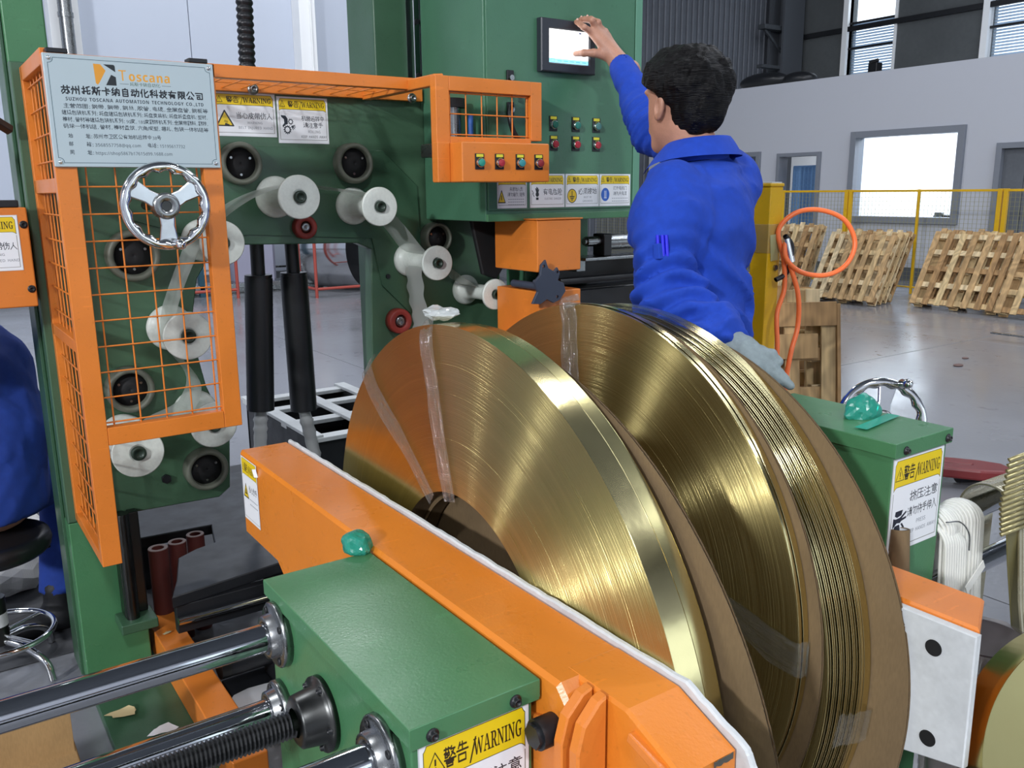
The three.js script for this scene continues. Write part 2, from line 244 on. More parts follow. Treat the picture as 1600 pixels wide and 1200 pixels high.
  single('tarpaulin_bundle', [new THREE.SphereGeometry(0.5, 20, 12).scale(0.5, 0.32, 1.1).translate(13.6, 3.36, -11.3), new THREE.SphereGeometry(0.35, 16, 10).scale(0.7, 0.4, 1).translate(13.7, 3.33, -10.6)], M.blackPaint, 'dark bundle lying on top of the white office roof', 'bundle');
  single('roof_box', [box(16.3, 16.5, 3.18, 3.84, -10.98, -10.78, 0.02), bar([16.3, 3.84, -10.95], [16.35, 3.88, -10.78], 0.06)], M.blackPaint, 'small dark box on the office roof below the bright high window', 'box');

  // high-bay lamps
  LAMPS.forEach(([x, z2, I]) => {
    const t = thing('high_bay_lamp', 'white high-bay lamp panel hung below the hall roof', 'lamp', [x, LAMP_Y, z2], 'high-bay lamps under the hall roof');
    const s = LAMP_SIZE / 2;
    part('housing', [box(x - s, x + s, LAMP_Y + 0.02, LAMP_Y + 0.14, z2 - s, z2 + s, 0.02), cyl([x, LAMP_Y + 0.14, z2], [x, 9.19, z2], 0.012, 8)], M.steel, t);
    part('lamp_panel', [box(x - s + 0.02, x + s - 0.02, LAMP_Y, LAMP_Y + 0.02, z2 - s + 0.02, z2 + s - 0.02, 0)], mat('#ffffff', 0.5, 0, { emissive: '#fbfdff', emissiveIntensity: 4 }), t);
    const l = new THREE.RectAreaLight('#f6f9ff', I, LAMP_SIZE, LAMP_SIZE); l.position.y = -0.015; l.rotation.x = -Math.PI / 2; l.name = 'high_bay_light'; t.add(l);
  });

  {
    const { at, to, size, radiance } = ADDED_FLOOD, t = thing('added_floodlight', 'floodlight added out of view on the left wall for the coil glint', 'lamp', at), d = V3(...to).sub(V3(...at)).normalize(), q = new THREE.Quaternion().setFromUnitVectors(V3(0, 0, 1), d), put = (g) => g.applyQuaternion(q).translate(...at);
    part('housing', [put(box(-size / 2 - 0.03, size / 2 + 0.03, -size / 2 - 0.03, size / 2 + 0.03, -0.16, -0.02, 0.02)), bar([at[0] - 0.1, at[1], at[2]], [-13, at[1] + 0.2, at[2]], 0.06)], M.steel, t);
    part('lamp_panel', [put(box(-size / 2, size / 2, -size / 2, size / 2, -0.02, 0, 0))], mat('#ffffff', 0.5, 0, { emissive: '#fbfdff', emissiveIntensity: 4 }), t);
    const l = new THREE.RectAreaLight('#f8faff', radiance, size, size); l.position.copy(d).multiplyScalar(0.015); l.lookAt(l.position.clone().add(d)); l.quaternion.setFromUnitVectors(V3(0, 0, -1), d); l.name = 'added_floodlight_light'; t.add(l);
  }
  // translucent skylight strips in the roof, unseen and added to brighten the coil rims
  for (const [x, z, w, d] of [[9.5, 1.5, 1.6, 9], [13.5, -3, 1.2, 7]]) {
    const t = thing('added_roof_skylight', 'glowing roof strip out of view, added to brighten the coil rims', 'added_skylight', [x, 9.1, z], 'added glowing strips in the hall roof');
    part('frame', [box(x - w / 2 - 0.08, x + w / 2 + 0.08, 9.1, 9.18, z - d / 2 - 0.08, z + d / 2 + 0.08, 0.01)], M.white, t);
    part('glow_panel', [box(x - w / 2, x + w / 2, 9.07, 9.1, z - d / 2, z + d / 2, 0)], mat('#f4f8ff', 0.6, 0, { emissive: '#eaf2ff', emissiveIntensity: 1.2 }), t);
    const l = new THREE.RectAreaLight('#eaf2ff', 5, w, d); l.position.y = -0.05; l.rotation.x = -Math.PI / 2; l.name = 'added_skylight_light'; t.add(l);
  }

  // yellow mesh fence in front of the office
  const f = thing('mesh_fence', 'yellow steel fence with fine wire mesh in front of the white office', 'fence', [11.2, 0, -7.3]);
  for (const [pz, w] of [[-8.82, 0.03], [-7.72, 0.055], [-7.655, 0.045], [-6.63, 0.03], [-5.57, 0.055], [-5.5, 0.05], [-4.4, 0.03]]) part('post', [box(11.2 - w / 2, 11.2 + w / 2, 0, 1.39, pz - w / 2, pz + w / 2, 0.003)], M.yellow, f);
  part('top_rail', [box(11.19, 11.21, 1.355, 1.385, -13.3, -3.5, 0.003)], M.yellow, f); part('bottom_rail', [box(11.19, 11.21, 0.08, 0.1, -13.3, -3.5, 0.003)], M.yellow, f);
  const wm = []; for (let q = -13.2; q < -3.6; q += 0.055) wm.push(box(11.198, 11.202, 0.1, 1.36, q - 0.0015, q + 0.0015, 0)); for (let y = 0.13; y < 1.36; y += 0.055) wm.push(box(11.203, 11.207, y - 0.0015, y + 0.0015, -13.3, -3.5, 0));
  part('wire_mesh', wm, mat('#8d8a5a', 0.5), f).userData.kind = 'stuff';
}
// ------------------------------------------------------------------ lettering: a small stroke font for the Chinese characters on the signs
// every character is a list of strokes on a 16 x 16 grid, each point two hex digits (x, y from the top)
const RAD = {   // left-hand components on a 16-high, 6-wide grid
  手: '15 65,41 4e 2d,1b 69', 人: '41 18,35 3f', 木: '14 64,41 4f,45 1b,45 69', 言: '22 34,17 37 3c 1e,3d 5b', 水: '22 43,16 37,1e 4a', 糸: '41 15 45 1a 5a,1e 6c', 金: '41 15,34 64,27 57,1a 6a,47 4e,1f 6d', 土: '15 65,41 4c,1d 6b', 車: '13 63,41 26 66,46 4f,1b 6a', 月: '22 29 0f,22 62 6f,26 66,2a 6a', 米: '16 66,41 4f,22 34,62 54,47 1d,47 69', 石: '13 63,42 19,38 3e 6e 68 38', 阜: '22 2f,22 62 47 6b 3c', 車2: '13 63',
};
const GLYPH = {
  警: '12 82,31 34,61 64,34 15,25 75 77 67,26 28 58 56 26,a1 93,93 e3,d3 b6 98,a5 e8,79 89,1a fa,3b cb,3c cc,4d 4f bf bd 4d', 告: '51 35,43 d3,81 87,17 f7,3a 3f cf ca 3a', 挤: '@手,a1 b2,74 f4,85 c7 fa,e4 b8 79,9a 9c 7f,ca cf', 压: '22 e2,22 2a 0f,47 e7,93 9e,3e fe,bb dc', 注: '@水,92 a4,65 e5,6a ea,a5 af,5f ff',
  意: '71 82,23 d3,54 65,a4 95,15 f5,47 c7 cb 4b 47,49 c9,2d 1f,5d 5f bf bd,8c 9d,dc ee', 请: '@言,73 e3,75 e5,67 f7,a1 a7,88 8f,88 e8 ef df,8a ea,8c ec', 勿: '41 26,34 e4 ed bf,84 4c,b5 7e', 将: '14 36,41 4f,19 47,a1 74,84 e4 98,b5 c6,69 f9,d7 df bf,8b 9c', 手: 'c1 33,25 d5,18 f8,83 8e 5d', 伸: '@人,63 6b eb e3 63,67 e7,a1 af', 入: '51 72 5a 1f,72 98 ff', 人: '82 78 1f,87 aa ff', 
  当: '81 86,33 45,d2 b5,37 d7 de 3e,3a da', 心: '28 1c,54 5c 6e ce db,83 96,c5 e9', 皮: '34 e4 d6,34 38 0f,91 98,38 c8 9c 5f,5a 9d ff', 带: '14 f4,41 46,81 86,c1 c6,17 f7 f9,17 19,3a 3e,3a da de be,88 8f', 伤: '@人,91 65,74 f4,67 e7 de be,a4 9a 5f', 机: '@木,93 99 6f,93 d3 de fe fb', 器: '22 25 65 62 22,92 95 d5 d2 92,17 f7,87 4b,87 cb,2b 2f 6f 6b 2b,9b 9f df db 9b,c6 d7', 运: '22 34,17 37 3c 1e,3d 6f ff,62 d2,56 f6,86 6a ea,da ec', 转: '@車,73 f3,76 f6,b1 99 e9 bd,9c ce', 中: '34 3a da d4 34,81 8f',
  有: '14 f4,71 39 18,48 4f,48 c8 ce ae,4a ca,4c cc', 电: '33 3b cb c3 33,37 c7,81 8e ee eb', 危: '51 26,43 a3 86,26 e6,36 0f,69 c9 cc 9c,59 5e ee eb', 险: '@阜,a1 68,a1 f7,87 d7,79 8c,a9 ab,d9 bd,6f ff', 必: '26 1b,45 4d 6f cf dc,73 95,e7 fa,c2 1f', 须: '62 35,66 39,6a 1f,72 f2,a2 95,85 e5 ec,85 8c,b7 ab 7f,cd ff', 接: '@手,a1 b2,73 f3,94 a6,d4 c6,66 f6,a7 8b df,69 f9,da 7f', 地: '@土,77 f5 fa da,b1 bc,74 7e fe fb',
  苏: '14 f4,51 56,b1 b6,38 c8 bf 8e,79 6c 2f,29 1c,da ed', 州: '32 38 1f,82 8e,d1 df,16 08,56 68,a6 b8', 托: '@手,e1 83,6a f8,a2 ae ee ec', 斯: '13 83,31 3a,61 6a,36 66,38 68,1a 8a,3b 1e,6b 8d,e1 a3,a3 a9 8f,a7 f7,d7 df', 卡: '81 87,84 d4,17 f7,88 8f,8a cc', 纳: '@糸,74 7f,74 e4 ee ce,a1 a6 8c,a7 cb', 自: '81 63,33 3f cf c3 33,37 c7,3b cb', 动: '23 73,16 86,46 1d 6c,6a 7e,95 f5 ee ce,b1 b7 7f', 化: '@人,81 8d 9f ef fb,e4 89', 科: '61 23,15 75,43 4f,46 1b,46 7a,93 a4,97 a8,8b fa,d1 df', 技: '@手,74 f4,b1 b7,77 e7 bb 6f,8a ef', 限: '@阜,82 e2 e8 88,85 e5,82 8f ad,a8 cc ff,ea cb', 公: '61 18,a1 f8,79 3e ce,ab df', 司: '13 e3 ee be,37 a7,4a 4e 9e 9a 4a',
  主: '71 93,24 d4,39 c9,84 8f,1f ff', 营: '14 f4,51 56,b1 b6,16 f6 f8,16 18,48 4a ba b8 48,3c 3f cf cc 3c', 包: '51 16,34 d4 db bb,36 96 9a 3a,36 3f ef ec', 装: '31 38,12 24,18 36,a1 a6,73 f3,86 e6,18 f8,88 5b 1d,5b 5f 8d,98 cc ff,dA ac', 缠: '@糸,a1 b2,73 f3,73 79 6f,95 99 d9 d5 95,b5 bf,97 d7,8c ec,8f ff', 绕: '@糸,73 d1,a1 b5 e7,7a ea,9a 9d 7f,ca ce fe fc', 系: 'd1 32,81 45 a5 39 c9,89 8f,4c 2e,bc de', 列: '12 92,41 26 86 6a 2f,37 5a,b3 bb,e1 ef cf', 盘: '71 63,43 c3 c7 a7,43 47 18,15 f5,2a 2f,2a da df,7a 7f,aa af,1f ff', 管: '41 24,34 74,b1 94,a4 f4,17 f7 f9,17 19,49 4f,49 c9 cb 4b,4d cd cf 4f', 钢: '@金,73 7f,73 e3 ef df,95 cc,c5 9c', 铜: '@金,73 7f,73 e3 ef df,96 c6,98 9c cc c8 98', 丝: '51 35 65 39 79,b1 95 d5 99 e9,1d fd', 胶: '@月,a1 b2,73 f3,94 76,d4 f6,d7 b b 7f,88 ff', 缆: '@糸,81 84,a1 a5,c1 b3 f3,85 8a,85 d5 da,a7 9b 7f,bb bf ff fd', 属: '12 e2 e5 25,22 2a 0f,46 d6,58 d8,58 5a da d8,4c 4f,4c ec ef,8a 8f', 等: '41 24,34 74,b1 94,a4 f4,37 d7,86 89,19 f9,1b fb,bA bf 9f,5c 6e', 型: '13 93,17 97,43 47 2a,73 7a,b2 b8,e1 ea,3c dc,8a 8f,1f ff', 材: '@木,74 f4,d1 df bf,c5 7c', 棒: '@木,73 f3,75 e5,67 f7,a1 7a,a7 fa,8a ea,7c ec,a9 af', 度: '81 82,13 f3,23 29 0f,45 e5,64 69 b9 b4,4a ba 3f,5b ff', 翻: '12 81,41 49,15 85,2a 7a 7f 2f 2a,4a 4f,92 c2 cf,c2 f2 ff,a5 b7,d5 e7', 码: '@石,82 d2 c7,82 87 e7 ef cf,7b cb', 垛: '@土,92 95 7 7,92 d2 d5 f5,78 f8,a6 af,a8 7d,a8 fd', 一: '18 f8', 体: '@人,64 f4,a1 af,a4 6b,a4 fb,8c cc', 组: '@糸,82 8f,82 d2 df,86 d6,8a da,6f ff', 六: '71 83,15 f5,68 2f,a8 ef', 角: '51 26,43 a3 86,26 2c 1f,26 d6 df bf,29 d9,2c dc,86 8e', 成: '24 f4,24 2a 0f,27 77 7c 5c,91 9a ff,e6 8e,d1 e2', 捆: '@手,72 7f ef e2 72,95 d5,b3 be,b6 8b,b6 db', 扎: '@手,91 9e ee eb', 址: '@土,91 9e,97 e7,d2 de,74 7e,6f ff', 邮: '13 1d 7d 73 13,18 78,41 4d,a2 af,a2 e2 c7 eb bc', 箱: '41 24,34 74,b1 94,a4 f4,18 78,46 4f,48 1d,48 7c,97 9f df d7 97,9a da,9c dc', 网: '22 2f,22 e2 ef cf,44 7c,74 4c,84 bc,b4 8c', 话: '@言,d1 83,66 f6,a2 aa,8a 8f df da 8a', 市: '71 82,14 f4,36 3d,36 d6 dd bd,84 8f', 区: '12 e2,12 1e fe,44 bb,b3 3c', 号: '42 46 b6 b2 42,18 f8,58 4b cb bf 9f', 拆: '@手,e1 83,83 89 6f,87 f7,c7 cf,ba dc', 叠: '42 c2 85 42,16 f6,38 7 8,7b 9b,3d cd,4a 4f,ca cf,1f ff', 更: '13 e3,34 3b cb c4 34,37 c7,81 8b 4f 1f,5b ff', 换: '@手,a1 74,93 d3 b6,87 8b,87 d7 db,6b fb,aa 7f,bb ff', 料: '22 33,62 53,15 75,41 4f,46 1c,46 7b,93 a4,97 a8,8b fa,d1 df', 金: '81 17,81 f7,46 c6,28 d8,86 8e,4a 5c,ca bc,1f ff', 板: '@木,f1 82,82 88 6f,86 d6 af,89 ef', 范: '14 f4,51 56,b1 b6,17 28,1a 2b,1f 3c,67 6e ee ec,67 d7 dB bb', 围: '12 1f ef e2 12,35 c5,38 c8,3b cb c d,82 8e', 放: '31 42,14 84,34 2f,38 78 7e 5e,b1 96,94 f4,d4 bb 7f,a7 ff', 形: '13 93,18 98,33 38 1f,73 7f,e1 b5,e6 b9,ea af', 卫: '22 d2 d8 b8,82 8e,1f ff',
  未: '34 d4,18 f8,81 8f,88 1e,88 fe', 员: '42 45 c5 c2 42,27 2d,27 d7 dd,89 7c 1f,bc ef', 操: '@手,92 95 d5 d2 92,67 6a 9a 97 67,b7 ba ea e7 b7,6c fc,ac af,ac 7f,ac ff', 作: '@人,81 66,74 f4,a4 af,a8 e8,ac ec', 维: '@糸,91 77,85 8f,c1 d3,85 f5,88 e8,8b eb,8f ff,b5 bf', 修: '@人,63 6b,a1 75,94 e4 7a,86 ea,c8 99,da 9c,ec 8f', 门: '22 33,24 2f,63 e3 ef cf', 打: '@手,73 f3,b3 bf 9f', 开: '23 d3,17 f7,53 58 1f,a3 af', 关: '51 63,b1 a3,25 d5,18 f8,85 88 1f,88 ff', 闭: '22 33,24 2f,63 e3 ef cf,47 b7,85 8d 6d,86 3b', 先: '41 25,34 d4,81 88,18 f8,68 2f,a8 ae ee eb', 源: '@水,72 f2,72 79 6f,a3 94,95 98 d8 d5 95,b9 bf,9b 8e,cb ee',
};
const strokesOf = (ch) => (GLYPH[ch] ?? '').split(',').flatMap((s) => { s = s.trim(); return s[0] === '@' ? RAD[s.slice(1)].split(',') : [s]; }).map((s) => s.trim().split(/\s+/).filter((p) => p.length === 2).map((p) => [parseInt(p[0], 16), parseInt(p[1], 16)]));
// text mixing stroke characters and plain letters; size = height of a character, w = weight of a stroke as a share of it
function write(c, text, x, y, size, o = {}) {
  const { w = 0.085, color = '#15181c', squeeze = 1, gap = 0.08, font = 'sans-serif', bold = false, italic = 0 } = o;
  c.save(); c.translate(x, y); if (italic) c.transform(1, 0, -italic, 1, 0, 0); c.scale(squeeze, 1); c.fillStyle = c.strokeStyle = color; c.lineCap = 'round'; c.lineJoin = 'round'; c.lineWidth = size * w;
  let at = 0;
  for (const ch of text) {
    if (GLYPH[ch]) {
      for (const s of strokesOf(ch)) { c.beginPath(); s.forEach(([px, py], i) => { const X = at + (px - 1) / 14.5 * size, Y = (py - 15.5) / 15 * size; if (i) c.lineTo(X, Y); else c.moveTo(X, Y); }); if (s.length === 1) c.lineTo(at + s[0][0] / 15 * size, 0); c.stroke(); }
      at += size * (1 + gap);
    } else if (ch === ' ') at += size * 0.45; else if ('、：；，。'.includes(ch)) { c.fillRect(at + size * 0.1, -size * 0.16, size * 0.13, size * 0.16); if (ch === '：' || ch === '；') c.fillRect(at + size * 0.1, -size * 0.6, size * 0.13, size * 0.14); at += size * 0.6; }
    else { c.font = (bold ? 'bold ' : '') + Math.round(size * (o.latin ?? 1)) + 'px ' + font; c.fillText(ch, at, 0); at += c.measureText(ch).width + size * (o.track ?? 0.02); }
  }
  c.restore(); return at * squeeze;
}
const widthOf = (text, size, o) => { const c = document.createElement('canvas').getContext('2d'); return write(c, text, 0, 0, size, o); };
const centred = (c, text, cx, y, size, o = {}, most = 1e9) => { let w = widthOf(text, size, { ...o, italic: 0 }); let sq = o.squeeze ?? 1; if (w > most) { sq *= most / w; w = most; } write(c, text, cx - w / 2, y, size, { ...o, squeeze: sq }); };
function canvasTex(w, h, f) { const cv = document.createElement('canvas'); cv.width = w; cv.height = h; const c = cv.getContext('2d'); f(c, w, h); const t = new THREE.CanvasTexture(cv); t.colorSpace = THREE.SRGBColorSpace; return t; }
// the common head of the warning stickers: white sheet, yellow band, triangle, lettering
function stickerBase(c, W, H, o = {}) {
  c.fillStyle = '#e9ecef'; c.fillRect(0, 0, W, H);
  const b = H * (o.band ?? 0.29), m = W * 0.035;
  c.fillStyle = '#e6c81a'; c.strokeStyle = '#3a3a24'; c.lineWidth = W * 0.006;
  c.beginPath(); c.moveTo(m, b * 1.12); c.lineTo(m, m * 2.2); c.quadraticCurveTo(m * 1.4, m * 1.9, m * 1.8, m * 0.8); c.lineTo(W - m * 1.8, m * 0.8); c.quadraticCurveTo(W - m * 1.4, m * 1.9, W - m, m * 2.2); c.lineTo(W - m, b * 1.12); c.quadraticCurveTo(W - m * 1.6, b * 1.02, W - m * 2.6, b); c.lineTo(m * 2.6, b); c.quadraticCurveTo(m * 1.6, b * 1.02, m, b * 1.12); c.closePath(); c.fill(); c.stroke();
  c.beginPath(); c.moveTo(m, b * 1.2); c.lineTo(m, H - m * 1.6); c.lineTo(W - m, H - m * 1.6); c.lineTo(W - m, b * 1.2); c.stroke();
  const ts = b * 0.46, tx = W * 0.055, ty = b * 0.32; c.lineWidth = W * 0.008; c.strokeStyle = '#2c2818';
  c.beginPath(); c.moveTo(tx + ts * 0.5, ty); c.lineTo(tx + ts, ty + ts); c.lineTo(tx, ty + ts); c.closePath(); c.stroke(); c.fillStyle = '#2c2818'; c.fillRect(tx + ts * 0.46, ty + ts * 0.35, ts * 0.09, ts * 0.35); c.fillRect(tx + ts * 0.46, ty + ts * 0.78, ts * 0.09, ts * 0.1);
  { const o2 = { w: 0.1, color: '#2a2210', gap: 0.05 }; write(c, '警告', W * 0.215, b * 0.8, b * 0.5, { ...o2, squeeze: Math.min(1, W * 0.22 / widthOf('警告', b * 0.5, o2)) }); }
  write(c, '/', W * 0.435, b * 0.86, b * 0.7, { font: 'serif', color: '#2a2210' });
  const wl = { font: 'serif', bold: true, color: '#2a2210', track: 0.0 }; const lw = widthOf('WARNING', b * 0.6, wl); write(c, 'WARNING', W * 0.475, b * 0.8, b * 0.6, { ...wl, squeeze: W * 0.46 / lw });
  return b;
}
const PIC = {
  // a hand between two press blocks
  press: (c, x, y, s) => { c.fillStyle = '#161a2a'; const P = (p) => { c.beginPath(); p.forEach(([a, b], i) => (i ? c.lineTo(x + a * s, y + b * s) : c.moveTo(x + a * s, y + b * s))); c.fill(); }; P([[0.15, 0], [0.7, 0.0], [0.62, 0.24], [0.3, 0.3], [0.12, 0.2]]); P([[0.02, 0.3], [0.2, 0.36], [0.5, 0.34], [0.95, 0.1], [1, 0.18], [0.66, 0.4], [1, 0.36], [1, 0.46], [0.64, 0.52], [0.55, 0.6], [0.3, 0.56], [0, 0.78]]); P([[0.16, 0.68], [0.5, 0.66], [0.62, 0.98], [0, 1]]); P([[0.6, 0.66], [0.7, 0.62], [0.9, 0.86], [0.82, 0.92]]); },
  triangle: (c, x, y, s, inner) => { c.lineJoin = 'round'; c.fillStyle = '#e3c52a'; c.strokeStyle = '#1d1d1d'; c.lineWidth = s * 0.08; c.beginPath(); c.moveTo(x + s / 2, y); c.lineTo(x + s, y + s * 0.95); c.lineTo(x, y + s * 0.95); c.closePath(); c.fill(); c.stroke(); c.fillStyle = '#1d1d1d'; inner?.(); },
  gears: (c, x, y, s) => { c.fillStyle = '#12202c'; c.beginPath(); [[0, 0], [0.35, 0.02], [0.5, 0.22], [0.5, 0.55], [0.32, 0.62], [0.12, 0.78], [0.1, 0.66], [0.24, 0.5], [0.22, 0.25], [0.04, 0.12]].forEach(([a, b], i) => (i ? c.lineTo(x + a * s, y + b * s) : c.moveTo(x + a * s, y + b * s))); c.fill(); const g = (cx, cy, r, n) => { c.lineWidth = r * 0.3; c.strokeStyle = '#12202c'; c.beginPath(); c.arc(x + cx * s, y + cy * s, r * 0.8, 0, 7); c.stroke(); for (let i = 0; i < n; i++) { const a = i / n * 6.283; c.lineWidth = r * 0.24; c.beginPath(); c.moveTo(x + cx * s + Math.cos(a) * r * 0.85, y + cy * s + Math.sin(a) * r * 0.85); c.lineTo(x + cx * s + Math.cos(a) * r * 1.2, y + cy * s + Math.sin(a) * r * 1.2); c.stroke(); } }; g(0.72, 0.4, s * 0.17, 10); g(0.45, 0.92, s * 0.25, 12); c.lineWidth = s * 0.05; for (const [a, b] of [[1.05, 0.62], [1.08, 0.74], [1.02, 0.86], [0.9, 0.92]]) { c.beginPath(); c.moveTo(x + 0.76 * s, y + 0.7 * s); c.lineTo(x + a * s, y + b * s); c.stroke(); } },
  shockHand: (c, x, y, s) => { c.fillStyle = '#141a20'; c.strokeStyle = '#141a20'; c.lineCap = 'round'; c.lineWidth = s * 0.1; for (const [a, b] of [[0.42, 0.1], [0.54, 0.0], [0.66, 0.06], [0.77, 0.18]]) { c.beginPath(); c.moveTo(x + a * s, y + b * s); c.lineTo(x + (0.45 + a * 0.25) * s, y + 0.5 * s); c.stroke(); } c.beginPath(); c.arc(x + 0.6 * s, y + 0.55 * s, s * 0.2, 0, 7); c.fill(); c.fillRect(x + 0.45 * s, y + 0.8 * s, s * 0.3, s * 0.2); c.lineWidth = s * 0.06; c.beginPath(); c.moveTo(x, y + 0.25 * s); c.lineTo(x + 0.14 * s, y + 0.45 * s); c.lineTo(x + 0.06 * s, y + 0.5 * s); c.lineTo(x + 0.22 * s, y + 0.72 * s); c.stroke(); },
  earth: (c, x, y, s) => { c.fillStyle = '#e0bb1e'; c.strokeStyle = '#3a3520'; c.lineWidth = s * 0.06; c.beginPath(); c.arc(x + s / 2, y + s / 2, s * 0.47, 0, 7); c.fill(); c.stroke(); c.lineWidth = s * 0.08; for (const [a, b, d, e] of [[0.5, 0.15, 0.5, 0.55], [0.25, 0.55, 0.75, 0.55], [0.33, 0.67, 0.67, 0.67], [0.42, 0.78, 0.58, 0.78]]) { c.beginPath(); c.moveTo(x + a * s, y + b * s); c.lineTo(x + d * s, y + e * s); c.stroke(); } },
  mandatory: (c, x, y, s) => { c.fillStyle = '#2f63c0'; c.beginPath(); c.arc(x + s / 2, y + s / 2, s * 0.48, 0, 7); c.fill(); c.fillStyle = '#dfe6f2'; c.fillRect(x + 0.4 * s, y + 0.22 * s, 0.06 * s, 0.5 * s); c.fillRect(x + 0.55 * s, y + 0.22 * s, 0.06 * s, 0.5 * s); c.fillRect(x + 0.36 * s, y + 0.72 * s, 0.3 * s, 0.05 * s); },
};
const INK = '#1a1f28', GREY = '#70767e';
const P = {};   // the prints
P.press = canvasTex(520, 600, (c, W, H) => { stickerBase(c, W, H, { band: 0.3 }); PIC.press(c, W * 0.07, H * 0.56, W * 0.26); centred(c, '挤压注意', W * 0.66, H * 0.5, H * 0.115, { w: 0.08, color: INK }); centred(c, '请勿将手伸入', W * 0.65, H * 0.66, H * 0.105, { w: 0.085, color: INK }, W * 0.6); centred(c, 'PRESS', W * 0.64, H * 0.76, H * 0.06, { color: GREY }); centred(c, 'KEEP HANDS AWAY', W * 0.66, H * 0.85, H * 0.055, { color: GREY }, W * 0.62); });
P.belt = canvasTex(560, 400, (c, W, H) => { stickerBase(c, W, H, { band: 0.28 }); PIC.triangle(c, W * 0.04, H * 0.42, W * 0.26, () => { c.save(); c.translate(W * 0.185, H * 0.74); c.rotate(0.4); c.fillRect(-W * 0.02, -H * 0.03, W * 0.07, H * 0.05); c.fillStyle = '#a98e12'; c.fillRect(-W * 0.05, -H * 0.09, W * 0.06, H * 0.05); c.restore(); }); centred(c, '当心皮带伤人', W * 0.65, H * 0.6, H * 0.16, { w: 0.085, color: INK }, W * 0.6); centred(c, 'WARNING', W * 0.65, H * 0.71, H * 0.075, { color: GREY }, W * 0.3); centred(c, 'BELT INJURED HAND', W * 0.66, H * 0.83, H * 0.08, { color: GREY }, W * 0.6); });
P.gears = canvasTex(560, 430, (c, W, H) => { stickerBase(c, W, H, { band: 0.27 }); PIC.gears(c, W * 0.06, H * 0.4, W * 0.26); centred(c, '机器运转中', W * 0.7, H * 0.51, H * 0.115, { w: 0.085, color: INK }, W * 0.46); centred(c, '请注意手', W * 0.7, H * 0.66, H * 0.125, { w: 0.08, color: INK }, W * 0.4); centred(c, 'ROLLING', W * 0.71, H * 0.77, H * 0.08, { color: GREY }, W * 0.34); centred(c, 'KEEP HANDS AWAY', W * 0.7, H * 0.88, H * 0.075, { color: '#33383e' }, W * 0.52); });
P.shock = canvasTex(560, 360, (c, W, H) => { stickerBase(c, W, H, { band: 0.3 }); PIC.shockHand(c, W * 0.06, H * 0.4, W * 0.24); centred(c, '有电危险', W * 0.66, H * 0.63, H * 0.2, { w: 0.08, color: INK }, W * 0.6); centred(c, 'ELECTRIC DANGER', W * 0.66, H * 0.77, H * 0.085, { color: GREY }, W * 0.56); });
P.earth = canvasTex(560, 360, (c, W, H) => { stickerBase(c, W, H, { band: 0.3 }); PIC.earth(c, W * 0.05, H * 0.45, W * 0.28); centred(c, '必须接地', W * 0.66, H * 0.62, H * 0.2, { w: 0.08, color: INK }, W * 0.58); centred(c, 'MUST BE', W * 0.66, H * 0.74, H * 0.085, { color: GREY }, W * 0.34); centred(c, 'GROUNDED', W * 0.66, H * 0.86, H * 0.085, { color: GREY }, W * 0.4); });
P.door = canvasTex(560, 360, (c, W, H) => { stickerBase(c, W, H, { band: 0.3 }); PIC.mandatory(c, W * 0.04, H * 0.42, W * 0.28); centred(c, '打开电机门', W * 0.67, H * 0.5, H * 0.13, { w: 0.08, color: '#4a5058' }, W * 0.5); centred(c, '请先关电源', W * 0.67, H * 0.67, H * 0.13, { w: 0.08, color: '#4a5058' }, W * 0.5); for (const y of [0.78, 0.87]) { c.fillStyle = '#a2a7ae'; for (let i = 0; i < 9; i++) c.fillRect(W * (0.4 + i * 0.06), H * (y - 0.03), W * 0.045, H * 0.022); } });
P.service = canvasTex(560, 360, (c, W, H) => { stickerBase(c, W, H, { band: 0.3 }); PIC.triangle(c, W * 0.02, H * 0.48, W * 0.24, () => c.fillRect(W * 0.125, H * 0.62, W * 0.025, H * 0.14)); centred(c, '未接地人员', W * 0.64, H * 0.5, H * 0.13, { w: 0.08, color: '#4a5058' }, W * 0.6); centred(c, '请勿操作、维修', W * 0.64, H * 0.66, H * 0.13, { w: 0.08, color: '#4a5058' }, W * 0.6); c.fillStyle = '#9aa0a8'; for (const y of [0.76, 0.84, 0.92]) for (let i = 0; i < 8; i++) c.fillRect(W * (0.36 + i * 0.07), H * (y - 0.03), W * 0.052, H * 0.022); });
P.hand = canvasTex(420, 560, (c, W, H) => { stickerBase(c, W, H, { band: 0.27 }); PIC.triangle(c, W * 0.06, H * 0.42, W * 0.3, () => { c.fillRect(W * 0.19, H * 0.5, W * 0.04, H * 0.07); c.fillRect(W * 0.15, H * 0.56, W * 0.12, H * 0.025); }); centred(c, '当心伤手', W * 0.67, H * 0.52, H * 0.115, { w: 0.09, color: INK }, W * 0.54); c.fillStyle = '#a2a7ae'; for (const y of [0.62, 0.7]) for (let i = 0; i < 6; i++) c.fillRect(W * (0.42 + i * 0.085), H * y, W * 0.065, H * 0.02); });
P.side = canvasTex(560, 560, (c, W, H) => { stickerBase(c, W, H, { band: 0.3 }); PIC.triangle(c, W * 0.05, H * 0.45, W * 0.26); centred(c, '当心皮带伤人', W * 0.66, H * 0.62, H * 0.14, { w: 0.09, color: INK }, W * 0.6); centred(c, 'WARNING', W * 0.62, H * 0.73, H * 0.065, { color: GREY }); centred(c, 'BELT INJURED HAND', W * 0.66, H * 0.84, H * 0.07, { color: GREY }, W * 0.62); });
